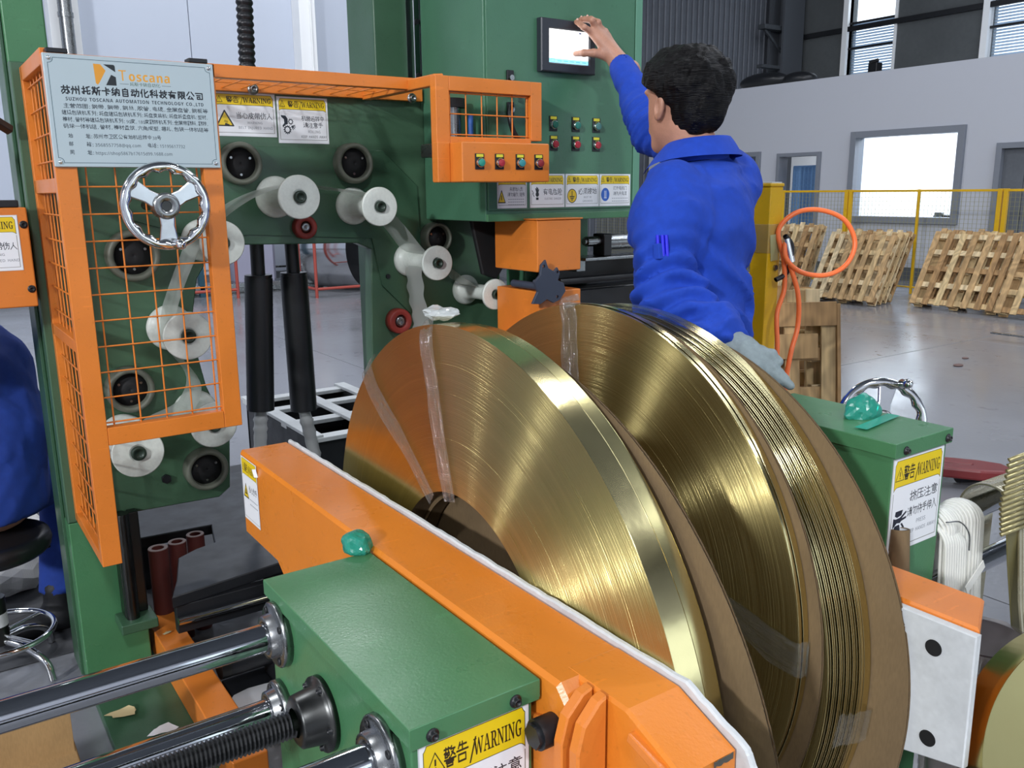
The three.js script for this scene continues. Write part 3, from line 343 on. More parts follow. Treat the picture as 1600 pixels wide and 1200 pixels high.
P.plate = canvasTex(1536, 1016, (c, W, H) => {
  const g = '#aebdc2'; c.fillStyle = g; c.fillRect(0, 0, W, H);
  c.strokeStyle = '#3c5560'; c.lineWidth = 5; const m = 34, k = 46; c.beginPath(); c.moveTo(m + k, m); c.lineTo(W - m - k, m); c.quadraticCurveTo(W - m - k, m + k, W - m, m + k); c.lineTo(W - m, H - m - k); c.quadraticCurveTo(W - m - k, H - m - k, W - m - k, H - m); c.lineTo(m + k, H - m); c.quadraticCurveTo(m + k, H - m - k, m, H - m - k); c.lineTo(m, m + k); c.quadraticCurveTo(m + k, m + k, m + k, m); c.stroke();
  // emblem: a rounded square cut by a slanted letter T, ochre to the left and black to the right
  const ex = 420, ey = 66, es = 190; c.fillStyle = '#d9942c'; c.beginPath(); c.moveTo(ex, ey); c.lineTo(ex + 62, ey + 2); c.lineTo(ex + 104, ey + 58); c.lineTo(ex + 40, ey + 170); c.lineTo(ex + 24, ey + es); c.lineTo(ex + 8, ey + es - 14); c.closePath(); c.fill();
  c.fillStyle = '#1d2428'; c.beginPath(); c.moveTo(ex + 88, ey); c.lineTo(ex + 176, ey); c.quadraticCurveTo(ex + es, ey + 4, ex + es, ey + 24); c.lineTo(ex + es, ey + 66); c.closePath(); c.fill(); c.beginPath(); c.moveTo(ex + 150, ey + 92); c.lineTo(ex + es, ey + 112); c.lineTo(ex + es, ey + es); c.lineTo(ex + 96, ey + es); c.closePath(); c.fill();
  write(c, 'T', 636, 206, 136, { color: '#dd9b30', latin: 1 }); { const o = { color: '#dd9b30', bold: true, track: 0.03 }; write(c, 'oscana', 722, 206, 118, { ...o, squeeze: 395 / widthOf('oscana', 118, o) }); }
  c.strokeStyle = '#5a6668'; c.lineWidth = 4; c.beginPath(); c.moveTo(640, 236); c.lineTo(722, 236); c.moveTo(1026, 236); c.lineTo(1112, 236); c.stroke(); centred(c, '托斯卡纳自动化', 874, 252, 36, { color: '#4f6a5c', w: 0.09, gap: 0.12 }, 300);
  { const t = '苏州托斯卡纳自动化科技有限公司', o = { w: 0.15, color: '#10161e', gap: 0.2 }; write(c, t, 126, 352, 76, { ...o, squeeze: 1306 / widthOf(t, 76, o) }); }
  { const t = 'SUZHOU TOSCANA AUTOMATION TECHNOLOGY CO.,LTD', o = { color: '#1c2733', bold: true, track: 0.06 }; write(c, t, 150, 412, 44, { ...o, squeeze: 1270 / widthOf(t, 44, o) }); }
  const row = (t, x, y, wd, s = 42) => { const o = { w: 0.1, color: '#222d36', gap: 0.12 }; write(c, t, x, y, s, { ...o, squeeze: wd / widthOf(t, s, o) }); };
  row('主营范围：钢带、铜带、钢丝、胶管、电缆、金属盘管、钢板等', 128, 478, 1330); row('缠绕包装机系列：托盘缠绕包装机系列；托盘更换机；托盘拆叠盘机；型材、', 108, 540, 1350); row('棒材、管材等缠绕包装机系列；90度、180度翻转机系列；金属带翻料、翻转、', 108, 602, 1350); row('码垛一体机组、管材、棒材叠放、六角成型、捆扎、包装一体机组等', 108, 664, 1340);
  row('地', 140, 752, 40); row('址：苏州市卫区公有地机运转中38号', 290, 752, 690); row('邮', 140, 828, 40); row('箱：3568557758@qq.com', 290, 828, 490); row('电话：15195617732', 840, 828, 360); row('网', 140, 904, 40); row('址：https://shop5867b17615d99.1688.com', 290, 904, 780);
});
P.screen = canvasTex(512, 330, (c, W, H) => {
  c.fillStyle = '#fbfcfa'; c.fillRect(0, 0, W, H); c.fillStyle = '#7fc4e4'; c.fillRect(0, H * 0.87, W, H * 0.13); c.fillStyle = '#5a9cc6'; for (let i = 0; i < 5; i++) c.fillRect(W * (0.22 + i * 0.155), H * 0.915, W * 0.11, H * 0.035); c.strokeStyle = '#4f90b8'; c.lineWidth = 4; c.strokeRect(W * 0.06, H * 0.89, W * 0.09, H * 0.085);
  c.fillStyle = '#45506a'; c.fillRect(W * 0.76, H * 0.03, W * 0.055, H * 0.05); c.fillStyle = '#c9ced2'; for (const [x, y, w] of [[0.08, 0.3, 0.04], [0.16, 0.35, 0.03], [0.08, 0.64, 0.12], [0.08, 0.76, 0.12], [0.86, 0.3, 0.06], [0.86, 0.45, 0.06], [0.86, 0.56, 0.06]]) c.fillRect(W * x, H * y, W * w, H * 0.03);
});
const printMat = (t, r = 0.35) => mat('#ffffff', r, 0, { map: t });
const emailMat = null;
// a sticker: printed face on a thin white vinyl sheet, facing +z
function sticker(label, tex, x0, x1, y0, y1, z, group) {
  const t = thing('warning_sticker', label, 'sticker', [(x0 + x1) / 2, y0, z], group);
  part('vinyl_sheet', [new THREE.BoxGeometry(x1 - x0, y1 - y0, 0.0008).translate((x0 + x1) / 2, (y0 + y1) / 2, z + 0.0005)], M.whitePlastic, t);
  part('printed_face', [sheetZ(x0 + 0.001, x1 - 0.001, y0 + 0.001, y1 - 0.001, z, 0.0014)], printMat(tex), t); return t;
}
// ------------------------------------------------------------------ the wrapping machine
{
  const m = thing('wrapping_machine', 'green steel wrapping machine with an arch of white guide rollers', 'machine', [0.9, 0, -2.62]);
  // the upright arch plate, open below like a horseshoe
  const arch = new THREE.Shape();
  [[0.28, 0.52], [0.7, 0.51], [0.735, 0.535], [0.747, 0.7], [0.69, 0.86], [0.66, 1.03], [0.69, 1.18], [0.74, 1.255], [0.8, 1.272], [1.2, 1.262], [1.249, 1.24], [1.236, 0.95], [1.225, 0.2], [1.75, 0.2], [1.75, 1.75], [0.28, 1.75]].forEach(([x, y], i) => (i ? arch.lineTo(x, y) : arch.moveTo(x, y)));
  part('arch_plate', [slabXY(arch, -2.65, -2.6, 0.003)], M.greenPlate, m);
  const inner = new THREE.Shape(); inner.moveTo(0.5, 1.36); [[0.62, 1.56], [1.3, 1.55], [1.42, 1.44], [1.43, 1.22], [1.38, 1.02], [1.28, 1.12], [1.25, 1.275], [0.85, 1.3], [0.72, 1.29]].forEach(([x, y]) => inner.lineTo(x, y));
  part('backing_plate', [slabXY(inner, -2.6, -2.594, 0.001)], M.greenDark, m);
  part('column', [box(0.28, 0.46, 0.02, 0.518, -2.8, -2.603, 0.004), box(0.282, 0.46, 0.518, 1.2, -2.8, -2.655, 0.004), box(0.282, 0.38, 1.2, 2.9, -2.8, -2.655, 0.006)], M.green, m);
  part('column_edge', [box(0.272, 0.281, 0.02, 2.9, -2.8, -2.67, 0.002)], M.greenDark, m);
  part('rear_column', [box(1.32, 1.44, 0.02, 2.9, -2.86, -2.66, 0.006)], M.greenDark, m);
  part('rear_panel', [box(1.51, 1.605, 0.02, 2.9, -2.9, -2.655, 0.004), box(1.605, 1.8, 0.02, 2.9, -2.9, -2.69, 0.004)], M.greenDark, m);
  const rail = part('linear_rail', [box(1.447, 1.47, 1.5, 2.9, -2.7, -2.63, 0.003), cyl([1.487, 1.5, -2.64], [1.487, 2.9, -2.64], 0.016, 24)], M.chrome, m);
  for (const y of [1.79, 1.955, 2.12]) part('rail_bolt', [cyl([1.457, y, -2.63], [1.457, y, -2.622], 0.009, 6)], M.blackPaint, rail);
  part('slide_rail', [box(0.39, 0.425, 0.22, 0.53, -2.6, -2.54, 0.004), box(0.43, 0.458, 0.22, 0.53, -2.6, -2.565, 0.004), cyl([0.41, 0.215, -2.54], [0.41, 0.54, -2.54], 0.018, 20)], M.darkSteel, m);
  part('slide_bracket', [box(0.37, 0.47, 0.19, 0.22, -2.6, -2.5, 0.004)], M.greenDark, m);
  part('base_plate', [box(0.28, 0.57, 0.0, 0.03, -2.85, -1.7, 0.003)], M.greenDark, m);
  part('base_rail', [box(0.475, 0.56, 0.03, 0.12, -2.73, -1.85, 0.004)], M.orange, m);
  for (const [x, y, r] of [[1.17, 1.42, 0.008], [1.29, 1.415, 0.008], [0.55, 0.6, 0.014], [1.3, 1.15, 0.008]]) part('plate_bolt', [hex([x, y, -2.6], [0, 0, 1], r, 0.012)], M.blackPaint, m);
  // white nylon guide rollers: [x, y, radius]
  const ROLL = [[0.938, 1.409, 0.0613], [1.187, 1.378, 0.0575], [1.379, 1.2, 0.0545], [1.598, 1.085, 0.051], [0.713, 1.29, 0.06], [0.601, 1.047, 0.065], [0.649, 0.791, 0.064], [0.445, 0.747, 0.0666]];
  for (const [x, y, r] of ROLL) {
    const g = new THREE.Group(); g.name = 'guide_roller'; const at = V3(x, y, -2.6); g.position.copy(at).sub(worldOf(m)); g.userData.at = at; m.add(g);
    const d = lathe([x, y, -2.598], [x, y, -2.39], [[0.012, 0], [r - 0.003, 0], [r, 0.003], [r, 0.012], [r - 0.006, 0.017], [r * 0.62, 0.026], [r * 0.52, 0.05], [r * 0.5, 0.1], [r * 0.52, 0.15], [r * 0.62, 0.174], [r - 0.006, 0.184], [r, 0.189], [r, 0.197], [r - 0.003, 0.2], [r * 0.36, 0.2], [r * 0.34, 0.196], [0.012, 0.196]], 56);
    part('spool', [d], M.nylon, g); part('axle_cap', [lathe([x, y, -2.41], [x, y, -2.38], [[0, 0], [r * 0.29, 0], [r * 0.29, 0.019], [r * 0.25, 0.022], [r * 0.16, 0.022], [r * 0.14, 0.016], [0, 0.016]], 28)], mat('#26362c', 0.4, 0.2), g);
  }
  // dark drive wheels set into the plate: [x, y, r]
  for (const [x, y, r] of [[0.834, 1.505, 0.0607], [1.189, 1.509, 0.0616], [1.479, 1.268, 0.052], [0.474, 0.885, 0.0645], [0.662, 0.614, 0.0631], [0.518, 1.256, 0.07]]) {
    const g = new THREE.Group(); g.name = 'drive_wheel'; const at = V3(x, y, -2.6); g.position.copy(at).sub(worldOf(m)); g.userData.at = at; m.add(g);
    part('rim', [lathe([x, y, -2.6], [x, y, -2.5], [[r * 0.7, 0], [r, 0], [r, 0.036], [r * 0.93, 0.045], [r * 0.8, 0.045], [r * 0.74, 0.038], [r * 0.72, 0.012]], 48)], mat('#6f7468', 0.5, 0.1, { map: rep(T.scuff, 4) }), g);
    part('disc', [lathe([x, y, -2.6], [x, y, -2.5], [[0, 0], [r * 0.74, 0], [r * 0.74, 0.024], [r * 0.4, 0.026], [r * 0.36, 0.034], [r * 0.1, 0.034], [0, 0.03]], 40)], M.blackRubber, g);
    for (let k = 0; k < 3; k++) { const a = k * 2.094 + 0.5; part('screw', [hex([x + Math.cos(a) * r * 0.52, y + Math.sin(a) * r * 0.52, -2.576], [0, 0, 1], 0.004, 0.005)], M.steel, g); }
  }
  for (const [x, y, r] of [[1.019, 1.318, 0.036], [1.329, 1.0, 0.042], [0.655, 1.0, 0.03]]) {
    const g = new THREE.Group(); g.name = 'tension_wheel'; const at = V3(x, y, -2.6); g.position.copy(at).sub(worldOf(m)); g.userData.at = at; m.add(g);
    part('tyre', [lathe([x, y, -2.6], [x, y, -2.5], [[r * 0.5, 0], [r, 0], [r, 0.03], [r * 0.9, 0.036], [r * 0.55, 0.036], [r * 0.5, 0.028]], 36)], M.red, g); part('hub', [lathe([x, y, -2.6], [x, y, -2.5], [[0, 0], [r * 0.5, 0], [r * 0.48, 0.03], [r * 0.2, 0.032], [0, 0.028]], 24)], M.steel, g);
  }
  // clear film running over the rollers
  const strip = (pts, w0, w1) => {
    const c = new THREE.CatmullRomCurve3(pts.map(([x, y]) => V3(x, y, 0)), false, 'centripetal'), n = 120, pos = [];
    const q = []; for (let i = 0; i <= n; i++) { const p = c.getPoint(i / n); q.push([p.x, p.y, w0 + 0.006 * Math.sin(i * 0.31), w1 + 0.005 * Math.sin(i * 0.23 + 1)]); }
    for (let i = 0; i < n; i++) { const [a, b] = [q[i], q[i + 1]]; pos.push(a[0], a[1], a[2], b[0], b[1], b[2], b[0], b[1], b[3], a[0], a[1], a[2], b[0], b[1], b[3], a[0], a[1], a[3]); }
    const g = new THREE.BufferGeometry(); g.setAttribute('position', new THREE.Float32BufferAttribute(pos, 3)); g.computeVertexNormals(); return g;
  };
  part('film_web', [strip([[0.42, 0.72], [0.5, 0.79], [0.6, 0.83], [0.63, 0.9], [0.565, 1.03], [0.58, 1.1], [0.63, 1.22], [0.69, 1.32], [0.8, 1.4], [0.9, 1.436], [0.96, 1.443], [1.08, 1.43], [1.19, 1.408], [1.27, 1.33], [1.36, 1.228], [1.4, 1.215]], -2.585, -2.425), strip([[1.355, 1.2], [1.36, 1.1], [1.375, 1.0], [1.37, 0.93]], -2.57, -2.46), strip([[1.4, 1.22], [1.5, 1.15], [1.575, 1.105], [1.61, 1.106]], -2.57, -2.46)], M.filmGrey, m);
  part('rubber_skirt', [slabXY([[1.515, 1.425], [1.635, 1.42], [1.64, 1.3], [1.66, 1.17], [1.63, 1.13], [1.575, 1.15], [1.545, 1.28]], -2.46, -2.44, 0.004)], M.blackRubber, m);
  // two black hanging cylinders in the opening
  const damper = (label, a, b, c, d, r) => {
    const t = thing('hanging_cylinder', label, 'cylinder', b, 'black hanging cylinders');
    part('sleeve', [cyl(b, a, r, 36), cyl(a, [a[0], a[1] + 0.01, a[2]], r * 0.98, 36)], M.blackPaint, t); part('upper_rod', [cyl(a, c, r * 0.5, 28)], M.blackPaint, t); part('piston_rod', [cyl(d, b, 0.012, 16)], M.blackPaint, t);
    const pr = []; for (let i = 0; i <= 14; i++) pr.push([0.017 + 0.005 * hash3(i, 3, 1) + (i % 3 === 0 ? 0.003 : 0), i / 14 * V3(...b).distanceTo(V3(...d)) * 0.72]);
    part('film_wrap', [lathe(b, d, pr, 14)], mat('#cfd2d2', 0.35, 0, { transmission: 0.35, thickness: 0 }), t); return t;
  };
  damper('left black hanging cylinder with film wound round its lower rod', [0.938, 1.152, -2.8], [0.913, 0.714, -2.8], [0.945, 1.62, -2.8], [0.895, 0.5, -2.8], 0.0445);
  damper('right black hanging cylinder leaning, grey film reaching low on its rod', [1.057, 1.153, -2.8], [1.063, 0.692, -2.8], [1.05, 1.62, -2.8], [1.11, 0.42, -2.8], 0.0445);
  const hp = []; for (let i = 0; i <= 60; i++) { hp.push([0.021, i * 0.02], [0.025, i * 0.02 + 0.007], [0.025, i * 0.02 + 0.012], [0.021, i * 0.02 + 0.019]); }
  single('corrugated_hose', [lathe([0.915, 1.7, -2.7], [0.945, 2.9, -2.7], hp, 24)], M.blackPlastic, 'black corrugated hose rising behind the orange top rail', 'hose', [0.915, 1.7, -2.7]);

  // ---------------- orange wire guard: a tall cage on the left and a roof running right to the button box
  const g = thing('wire_guard', 'orange wire-mesh guard cage and roof rail in front of the rollers', 'guard', [0.48, 0.5, -2.2]);
  const o = M.orange, Z0 = -2.2, ZB = -2.58;
  part('front_frame', [box(0.3, 0.345, 0.53, 1.722, Z0 - 0.03, Z0, 0.002), box(0.622, 0.667, 0.832, 1.722, Z0 - 0.03, Z0, 0.002), box(0.345, 0.622, 1.68, 1.722, Z0 - 0.03, Z0, 0.002), box(0.345, 0.622, 0.832, 0.876, Z0 - 0.03, Z0, 0.002)], o, g);
  part('side_frame', [box(0.3, 0.33, 1.7, 1.735, ZB, Z0 - 0.03, 0.002), box(0.3, 0.33, 1.425, 1.458, ZB, Z0 - 0.03, 0.002), box(0.3, 0.33, 1.06, 1.09, ZB, Z0 - 0.03, 0.002), box(0.3, 0.33, 0.53, 0.558, ZB, Z0 - 0.03, 0.002), box(0.3, 0.33, 0.53, 1.735, ZB - 0.019, ZB + 0.012, 0.002)], o, g);
  part('roof_rail', [box(0.667, 1.262, 1.703, 1.735, -2.315, -2.285, 0.002), box(0.667, 1.44, 1.704, 1.746, -2.596, -2.572, 0.002), bar([1.248, 1.716, -2.3], [1.232, 1.712, -2.11], 0.03), box(0.64, 0.667, 1.69, 1.722, -2.58, -2.2, 0.002), box(1.23, 1.26, 1.7, 1.73, -2.58, -2.3, 0.002)], o, g);
  for (const x of [0.33, 0.63]) part('rubber_cap', [box(x - 0.022, x + 0.022, 1.722, 1.732, Z0 - 0.035, Z0 + 0.002, 0.002)], M.blackPlastic, g);
  const wires = (name, list) => { part(name, list, o, g).userData.kind = 'stuff'; };
  const fw = []; for (let i = 0; i < 5; i++) { const x = 0.365 + i * 0.0615; fw.push(cyl([x, 0.87, Z0 - 0.022], [x, 1.69, Z0 - 0.022], 0.0021, 6)); } for (let i = 0; i < 13; i++) { const y = 0.885 + i * 0.0615; fw.push(cyl([0.34, y, Z0 - 0.018], [0.63, y, Z0 - 0.018], 0.0021, 6)); } wires('front_mesh', fw);
  const sw = []; for (let i = 0; i < 6; i++) { const z = Z0 - 0.06 - i * 0.056; sw.push(cyl([0.315, 0.55, z], [0.315, 1.71, z], 0.0021, 6)); } for (let i = 0; i < 19; i++) { const y = 0.575 + i * 0.0615; sw.push(cyl([0.311, y, Z0 - 0.03], [0.311, y, ZB], 0.0021, 6)); } wires('side_mesh', sw);
  const rw = []; for (let i = 0; i < 11; i++) { const x = 0.69 + i * 0.054; rw.push(cyl([x, 1.715, -2.29], [x, 1.712, -2.58], 0.0021, 6)); } for (let i = 0; i < 2; i++) { const z = -2.39 - i * 0.1; rw.push(cyl([0.66, 1.717, z], [1.25, 1.717, z], 0.0021, 6)); } wires('roof_mesh', rw);
  for (const [x, y, z] of [[0.885, 1.712, -2.572], [1.4, 1.712, -2.572]]) part('bolt', bolt([x, y, z], [0, 0, 1], 0.01), M.steel, g);

  // maker's plate riveted to the cage
  const s = thing('name_plate', "grey metal maker's plate with black Chinese lettering on the orange cage", 'sign', [0.48, 1.481, -2.19]);
  part('plate_sheet', [box(0.299, 0.662, 1.481, 1.7205, -2.2, -2.193, 0.003)], mat('#b9c4c6', 0.4, 0.3), s);
  part('printed_face', [sheetZ(0.3005, 0.6605, 1.4825, 1.719, -2.193, 0.0006)], mat('#ffffff', 0.42, 0.0, { map: P.plate }), s);
  for (const [x, y] of [[0.311, 1.71], [0.65, 1.71], [0.311, 1.492], [0.65, 1.492]]) part('rivet', [lathe([x, y, -2.193], [x, y, -2.1], [[0.0001, 0.004], [0.003, 0.0036], [0.0045, 0.002], [0.005, 0]].reverse(), 16)], M.polished, s);

  // chrome handwheel in front of the cage
  function handwheel(name, label, c, R, n, grip, spin = 0) {
    const t = thing(name, label, 'handwheel', c);
    const q = new THREE.Quaternion().setFromUnitVectors(V3(0, 0, 1), V3(...n).normalize()), put = (gg) => gg.applyQuaternion(q).translate(...c);
    const N = 144, K = 14, pos = [];
    const pt = (i, j) => { const a = i / N * Math.PI * 2, b = j / K * Math.PI * 2, k = Math.max(0, -Math.cos(b)) * 0.006 * Math.cos(a * 15), r = R - 0.011 + (0.0115 + k * 0.5) * Math.cos(b); return [Math.cos(a) * r, Math.sin(a) * r, (0.011 + 0.1 * k) * Math.sin(b)]; };
    for (let i = 0; i < N; i++) for (let j = 0; j < K; j++) for (const [u, v] of [[0, 0], [1, 0], [1, 1], [0, 0], [1, 1], [0, 1]]) pos.push(...pt((i + u) % N, (j + v) % K));
    let rg = new THREE.BufferGeometry(); rg.setAttribute('position', new THREE.Float32BufferAttribute(pos, 3)); rg = mergeVertices(rg, 1e-5); rg.computeVertexNormals();
    part('rim', [put(rg)], M.polished, t);
    for (let k = 0; k < 3; k++) {
      const a = spin + k * Math.PI * 2 / 3, sp = shapeOf([[0.018, -0.015], [R * 0.45, -0.0125], [R * 0.8, -0.018], [R - 0.012, -0.024], [R - 0.012, 0.024], [R * 0.8, 0.018], [R * 0.45, 0.0125], [0.018, 0.015]]);
      const eg = new THREE.ExtrudeGeometry(sp, { depth: 0.006, bevelEnabled: true, bevelSize: 0.003, bevelThickness: 0.003, bevelSegments: 2 }).translate(0, 0, -0.006).rotateZ(a); part('spoke', [put(eg)], mat('#c4c7c9', 0.28, 1, { roughnessMap: rep(T.rough, 6) }), t);
    }
    part('hub', [put(lathe([0, 0, -0.03], [0, 0, 0.05], [[0, 0], [0.026, 0], [0.03, 0.004], [0.03, 0.036], [0.026, 0.043], [0.013, 0.043], [0.012, 0.036], [0, 0.036]], 40))], M.steel, t);
    part('shaft', [put(cyl([0, 0, -0.2], [0, 0, 0.007], 0.0115, 20))], M.darkSteel, t);
    if (grip) part('grip', [put(lathe([grip[0] * R, grip[1] * R, 0], [grip[0] * R, grip[1] * R, 0.1], [[0, 0], [0.006, 0], [0.006, 0.012], [0.011, 0.016], [0.013, 0.03], [0.01, 0.045], [0.012, 0.056], [0.008, 0.064], [0, 0.066]], 20))], M.polished, t);
    return t;
  }
  handwheel('handwheel', 'chrome three-spoke handwheel on the front of the orange wire cage', [0.508, 1.394, -2.12], 0.099, [0, 0, 1], [0.12, -0.86], Math.PI / 2 + Math.PI);
  handwheel('handwheel', 'chrome handwheel with a round knob behind the right green box', [1.888, 0.866, -1.163], 0.107, [-0.62, 0.2, 0.76], [0.45, 0.84], 1.33);

  // orange cover to the left of the cage with its sticker
  const sc = thing('side_cover', 'orange sheet-metal cover left of the wire cage', 'cover', [0, 1.14, -2.6]);
  part('cover_panel', [box(-0.5, 0.266, 1.145, 1.392, -2.9, -2.5, 0.004)], M.orange, sc); for (const y of [1.19, 1.35]) part('bolt', bolt([0.255, y, -2.5], [0, 0, 1], 0.006), M.blackPaint, sc);
  sticker('square belt warning sticker cut by the left picture edge on orange', P.side, 0.085, 0.243, 1.238, 1.374, -2.5);
  single('angle_bracket', [bar([-0.1, 1.47, -2.55], [0.2, 1.62, -2.55], 0.02), bar([0.2, 1.62, -2.55], [0.262, 1.58, -2.58], 0.02), box(0.05, 0.25, 1.392, 1.41, -2.56, -2.5, 0.003)], M.blackPaint, 'bent black bracket above the orange side cover', 'bracket', [0.05, 1.392, -2.53]);

  // ---------------- button box with its own little guard
  const b = thing('control_box', 'orange button box with four round buttons under a wire window', 'control box', [1.4, 1.442, -2.1]);
  part('guard_frame', [box(1.215, 1.257, 1.447, 1.722, -2.13, -2.1, 0.002), box(1.528, 1.566, 1.56, 1.722, -2.13, -2.1, 0.002), box(1.257, 1.528, 1.684, 1.722, -2.13, -2.1, 0.002), box(1.257, 1.528, 1.54, 1.566, -2.13, -2.1, 0.002), box(1.53, 1.566, 1.69, 1.722, -2.2, -2.13, 0.002)], M.orange, b);
  const bw = []; for (let i = 0; i < 6; i++) bw.push(cyl([1.266 + i * 0.0515, 1.56, -2.115], [1.266 + i * 0.0515, 1.69, -2.115], 0.002, 6)); for (let i = 0; i < 3; i++) bw.push(cyl([1.25, 1.572 + i * 0.054, -2.112], [1.535, 1.572 + i * 0.054, -2.112], 0.002, 6)); part('guard_mesh', bw, M.orange, b).userData.kind = 'stuff';
  part('housing', [box(1.25, 1.541, 1.444, 1.549, -2.13, -2.03, 0.004), box(1.21, 1.25, 1.444, 1.55, -2.12, -2.09, 0.003)], M.orange, b);
  const button = (parent, x, y, z, colour, r) => {
    const q = new THREE.Group(); q.name = 'push_button'; const at = V3(x, y, z); q.position.copy(at).sub(worldOf(parent)); q.userData.at = at; parent.add(q);
    part('legend_plate', [box(x - r * 1.25, x + r * 1.25, y - r * 1.5, y + r * 2.1, z, z + 0.003, 0.001)], M.blackPlastic, q); part('legend_label', [box(x - r * 0.95, x + r * 0.95, y + r * 1.3, y + r * 1.95, z + 0.003, z + 0.0038, 0)], mat('#d8cf3a', 0.5), q);
    part('bezel', [lathe([x, y, z + 0.003], [x, y, z + 1], [[r * 1.1, 0], [r * 1.1, 0.007], [r * 0.95, 0.01], [r * 0.88, 0.01], [r * 0.86, 0.004]], 28)], M.chrome, q); part('button_cap', [lathe([x, y, z + 0.003], [x, y, z + 1], [[r * 0.86, 0.002], [r * 0.86, 0.011], [r * 0.78, 0.0135], [0, 0.014]], 28)], colour, q);
  };
  const gB = mat('#2e8f7c', 0.4), rB = mat('#a82c38', 0.4), tB = mat('#3c8e92', 0.4);
  [[1.304, gB], [1.368, rB], [1.437, tB], [1.501, mat('#8a2a30', 0.4)]].forEach(([x, mm]) => button(b, x, 1.495, -2.03, mm, 0.0115));
  single('control_cable', [tube([[1.5, 1.66, -2.16], [1.49, 1.62, -2.15], [1.51, 1.575, -2.15], [1.555, 1.545, -2.14], [1.6, 1.53, -2.15], [1.625, 1.5, -2.17], [1.61, 1.475, -2.19], [1.58, 1.47, -2.2]], 0.008, 80, 10)], M.blackPlastic, 'thick black cable looping out of the button box window', 'cable', [1.55, 1.5, -2.16]);
  const mt = thing('motor', 'small steel and blue motor behind the button box wires', 'motor', [1.35, 1.55, -2.3]);
  part('motor_body', [cyl([1.375, 1.56, -2.3], [1.375, 1.66, -2.3], 0.035, 28)], M.steel, mt); part('motor_cap', [cyl([1.375, 1.66, -2.3], [1.375, 1.685, -2.3], 0.05, 28)], M.blackPaint, mt); part('cable_gland', [cyl([1.43, 1.58, -2.27], [1.43, 1.64, -2.27], 0.008, 12)], mat('#2f5fa8', 0.5), mt); part('mount', [cyl([1.47, 1.42, -2.35], [1.47, 1.52, -2.35], 0.012, 16), cyl([1.52, 1.42, -2.38], [1.52, 1.52, -2.38], 0.014, 16), box(1.33, 1.54, 1.52, 1.56, -2.4, -2.26, 0.004)], M.steel, mt);

  // ---------------- electrical cabinet with touch screen
  const c = thing('electrical_cabinet', 'tall green electrical cabinet carrying the touch screen', 'cabinet', [1.75, 0, -2.4]);
  part('cabinet_body', [box(1.449, 2.065, 1.33, 2.9, -2.59, -2.225, 0.004), box(1.77, 2.05, 0.0, 1.33, -2.59, -2.47, 0.004)], M.greenCab, c);
  part('door', [box(1.456, 2.03, 1.362, 2.9, -2.226, -2.22, 0.002)], M.greenCab, c); part('ledge', [box(1.449, 2.06, 1.33, 1.352, -2.225, -2.214, 0.002)], M.green, c); part('edge_strip', [box(2.034, 2.062, 1.352, 2.9, -2.225, -2.219, 0.002)], mat('#5d8f76', 0.4), c);
  for (const y of [1.745, 1.655]) { const lk = part('door_lock', [box(1.524, 1.548, y - 0.022, y + 0.022, -2.22, -2.212, 0.002)], M.blackPlastic, c); part('lock_core', [cyl([1.536, y, -2.212], [1.536, y, -2.204], 0.008, 16)], M.steel, lk); }
  [[1.698, 1.618, mat('#1f6a55', 0.4)], [1.787, 1.618, mat('#2f7f70', 0.4)], [1.871, 1.618, mat('#4b7f7c', 0.4)], [1.7, 1.56, rB], [1.787, 1.56, rB], [1.871, 1.56, rB]].forEach(([x, y, mm]) => button(c, x, y, -2.22, mm, 0.0125));
  const h = thing('touch_screen', 'lit touch screen in a dark bezel on the green cabinet', 'screen', [1.742, 1.77, -2.22]);
  part('bezel', [slabXY(shapeOf([[1.637, 1.77], [1.847, 1.77], [1.847, 1.921], [1.637, 1.921]]), -2.222, -2.196, 0.003, [new THREE.Path([[1.668, 1.797], [1.822, 1.797], [1.822, 1.893], [1.668, 1.893]].map(([x, y]) => new THREE.Vector2(x, y)))])], mat('#2b3038', 0.4), h);
  part('screen_display', [sheetZ(1.668, 1.822, 1.797, 1.893, -2.203)], mat('#ffffff', 0.4, 0, { map: P.screen, emissive: '#ffffff', emissiveMap: P.screen, emissiveIntensity: 1.35 }), h);
  { const l = new THREE.RectAreaLight('#f4fbff', 1.2, 0.15, 0.095); l.position.set(1.745 - 1.742, 1.845 - 1.77, -2.201 + 2.22); l.rotation.y = Math.PI; l.name = 'touch_screen_light'; h.add(l); }
  const st = 'warning stickers in a row along the foot of the cabinet';
  sticker('maintenance warning sticker at left of the cabinet row, its yellow band hidden', P.service, 1.487, 1.597, 1.368, 1.47, -2.22, st); sticker('electric shock warning sticker with a black hand on the green cabinet', P.shock, 1.608, 1.744, 1.368, 1.471, -2.22, st); sticker('earthing warning sticker with a round yellow symbol on the cabinet', P.earth, 1.747, 1.886, 1.368, 1.471, -2.22, st); sticker('warning sticker with a round blue symbol at right of the cabinet row', P.door, 1.888, 2.022, 1.368, 1.471, -2.22, st);
  sticker('belt warning sticker with a yellow triangle under the roof rail', P.belt, 0.775, 0.958, 1.582, 1.704, -2.6); sticker('rolling gears warning sticker on the green arch plate', P.gears, 0.962, 1.122, 1.566, 1.7, -2.6);

  // ---------------- orange housings right of the arch
  const oh = thing('drive_housing', 'orange upper housing block beside the guide rollers', 'housing', [1.67, 1.17, -2.27]);
  part('housing_body', [box(1.586, 1.756, 1.175, 1.333, -2.385, -2.15, 0.004)], M.orange, oh); part('cover_lip', [box(1.58, 1.76, 1.333, 1.337, -2.39, -2.146, 0.001)], M.orange, oh);
  const ol = thing('drive_housing', 'orange lower housing block partly hidden behind the brass coil', 'housing', [1.67, 0.85, -2.27]);
